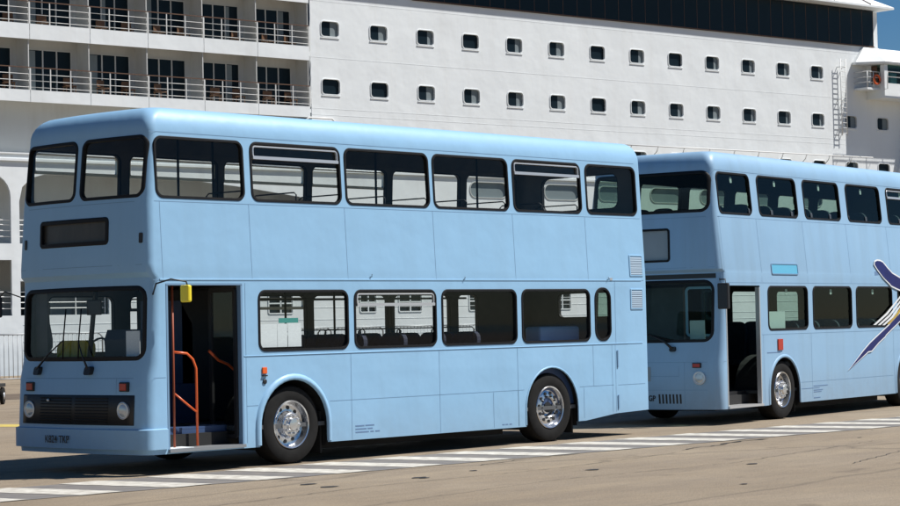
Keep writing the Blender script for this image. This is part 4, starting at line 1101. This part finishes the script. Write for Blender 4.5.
for i in range(14):
    o = b0 if first else copy_tree(b0); first = False
    p = org + dr * (2.42 * (i - 1) - 1.6); o.location = p; o.rotation_euler = (0, 0, R(-8.2 + random.uniform(-2, 2)))
    tag(o, 'grey steel crowd barrier on the quay, %s' % words[i], 'barrier', 'crowd barriers along the quay')
# luggage trolley at the left edge
t = empty('luggage_trolley', (14.50, 23.60, 0), R(45)); tag(t, 'flat dark luggage trolley with small rubber wheels beyond the bus', 'trolley')
k = MB(); k.box(-2.6, .1, -.5, .5, .42, .5, bev=.01); k.build('platform', 'chassis', t)
k = MB(); k.tube([(.1, 0, .42), (.75, 0, .62)], .025, 6); k.tube([(.1, .2, .3), (.7, .2, .40)], .02, 6); k.build('tow_bar', 'chassis', t)
for x in (-.15, -2.2):
    for y in (-.5, .42):
        k = MB(); k.lathe([(.09, 0), (.2, .0), (.205, .03), (.205, .07), (.2, .08), (.09, .08)], (x, y, .205), n=24); w = k.build('wheel', 'tyre', t, smooth=True)
        k = MB(); k.lathe([(.001, -.01), (.085, -.01), (.085, .09), (.001, .09)], (x, y, .205), n=16); k.build('hub', 'alu', w)

# ------------------------------------------------------------------ light, sky, camera
SUN = Vector((.52, -.47, 1.0)).normalized()
az = math.atan2(SUN.x, SUN.y); el = math.asin(SUN.z)
w = bpy.data.worlds.new('World'); sc.world = w; w.use_nodes = True; nt = w.node_tree
bg = nt.nodes['Background']; sky = nt.nodes.new('ShaderNodeTexSky'); sky.sky_type = 'NISHITA'; sky.sun_disc = False
sky.sun_elevation = el; sky.sun_rotation = az; sky.air_density = .9; sky.dust_density = .05; sky.ozone_density = 4.0; sky.altitude = 600
hs = nt.nodes.new('ShaderNodeHueSaturation'); hs.inputs['Saturation'].default_value = 1.3
nt.links.new(sky.outputs[0], hs.inputs['Color']); nt.links.new(hs.outputs[0], bg.inputs[0]); bg.inputs[1].default_value = .048
sl = bpy.data.lights.new('sun', 'SUN'); sl.energy = 5.0; sl.angle = R(.53); sl.color = (1, .975, .935)
so = bpy.data.objects.new('sun', sl); link(so); so.rotation_euler = SUN.to_track_quat('Z', 'Y').to_euler(); so.location = (0, 0, 60)
cd = bpy.data.cameras.new('camera'); cam = bpy.data.objects.new('camera', cd); link(cam); sc.camera = cam
cd.sensor_width = 36; cd.lens = 2144.67 / 900 * 36; cd.clip_end = 6000; cd.clip_start = .1
yaw, pit, rol = R(-47.8453), R(1.9174), R(-1.2136)
fw = Vector((-math.sin(yaw) * math.cos(pit), math.cos(yaw) * math.cos(pit), math.sin(pit)))
rt = Vector((math.cos(yaw), math.sin(yaw), 0)); up = rt.cross(fw)
r2 = rt * math.cos(rol) + up * math.sin(rol); u2 = up * math.cos(rol) - rt * math.sin(rol)
mt = Matrix((r2, u2, -fw)).transposed().to_4x4(); mt.translation = Vector((-16.0896, -19.2342, 1.6737)); cam.matrix_world = mt
vs = sc.view_settings; vs.view_transform = 'Standard'; vs.look = 'None'; vs.exposure = .40; vs.gamma = 1; vs.use_curve_mapping = False
sc.cycles.transparent_max_bounces = 24; sc.cycles.max_bounces = 8
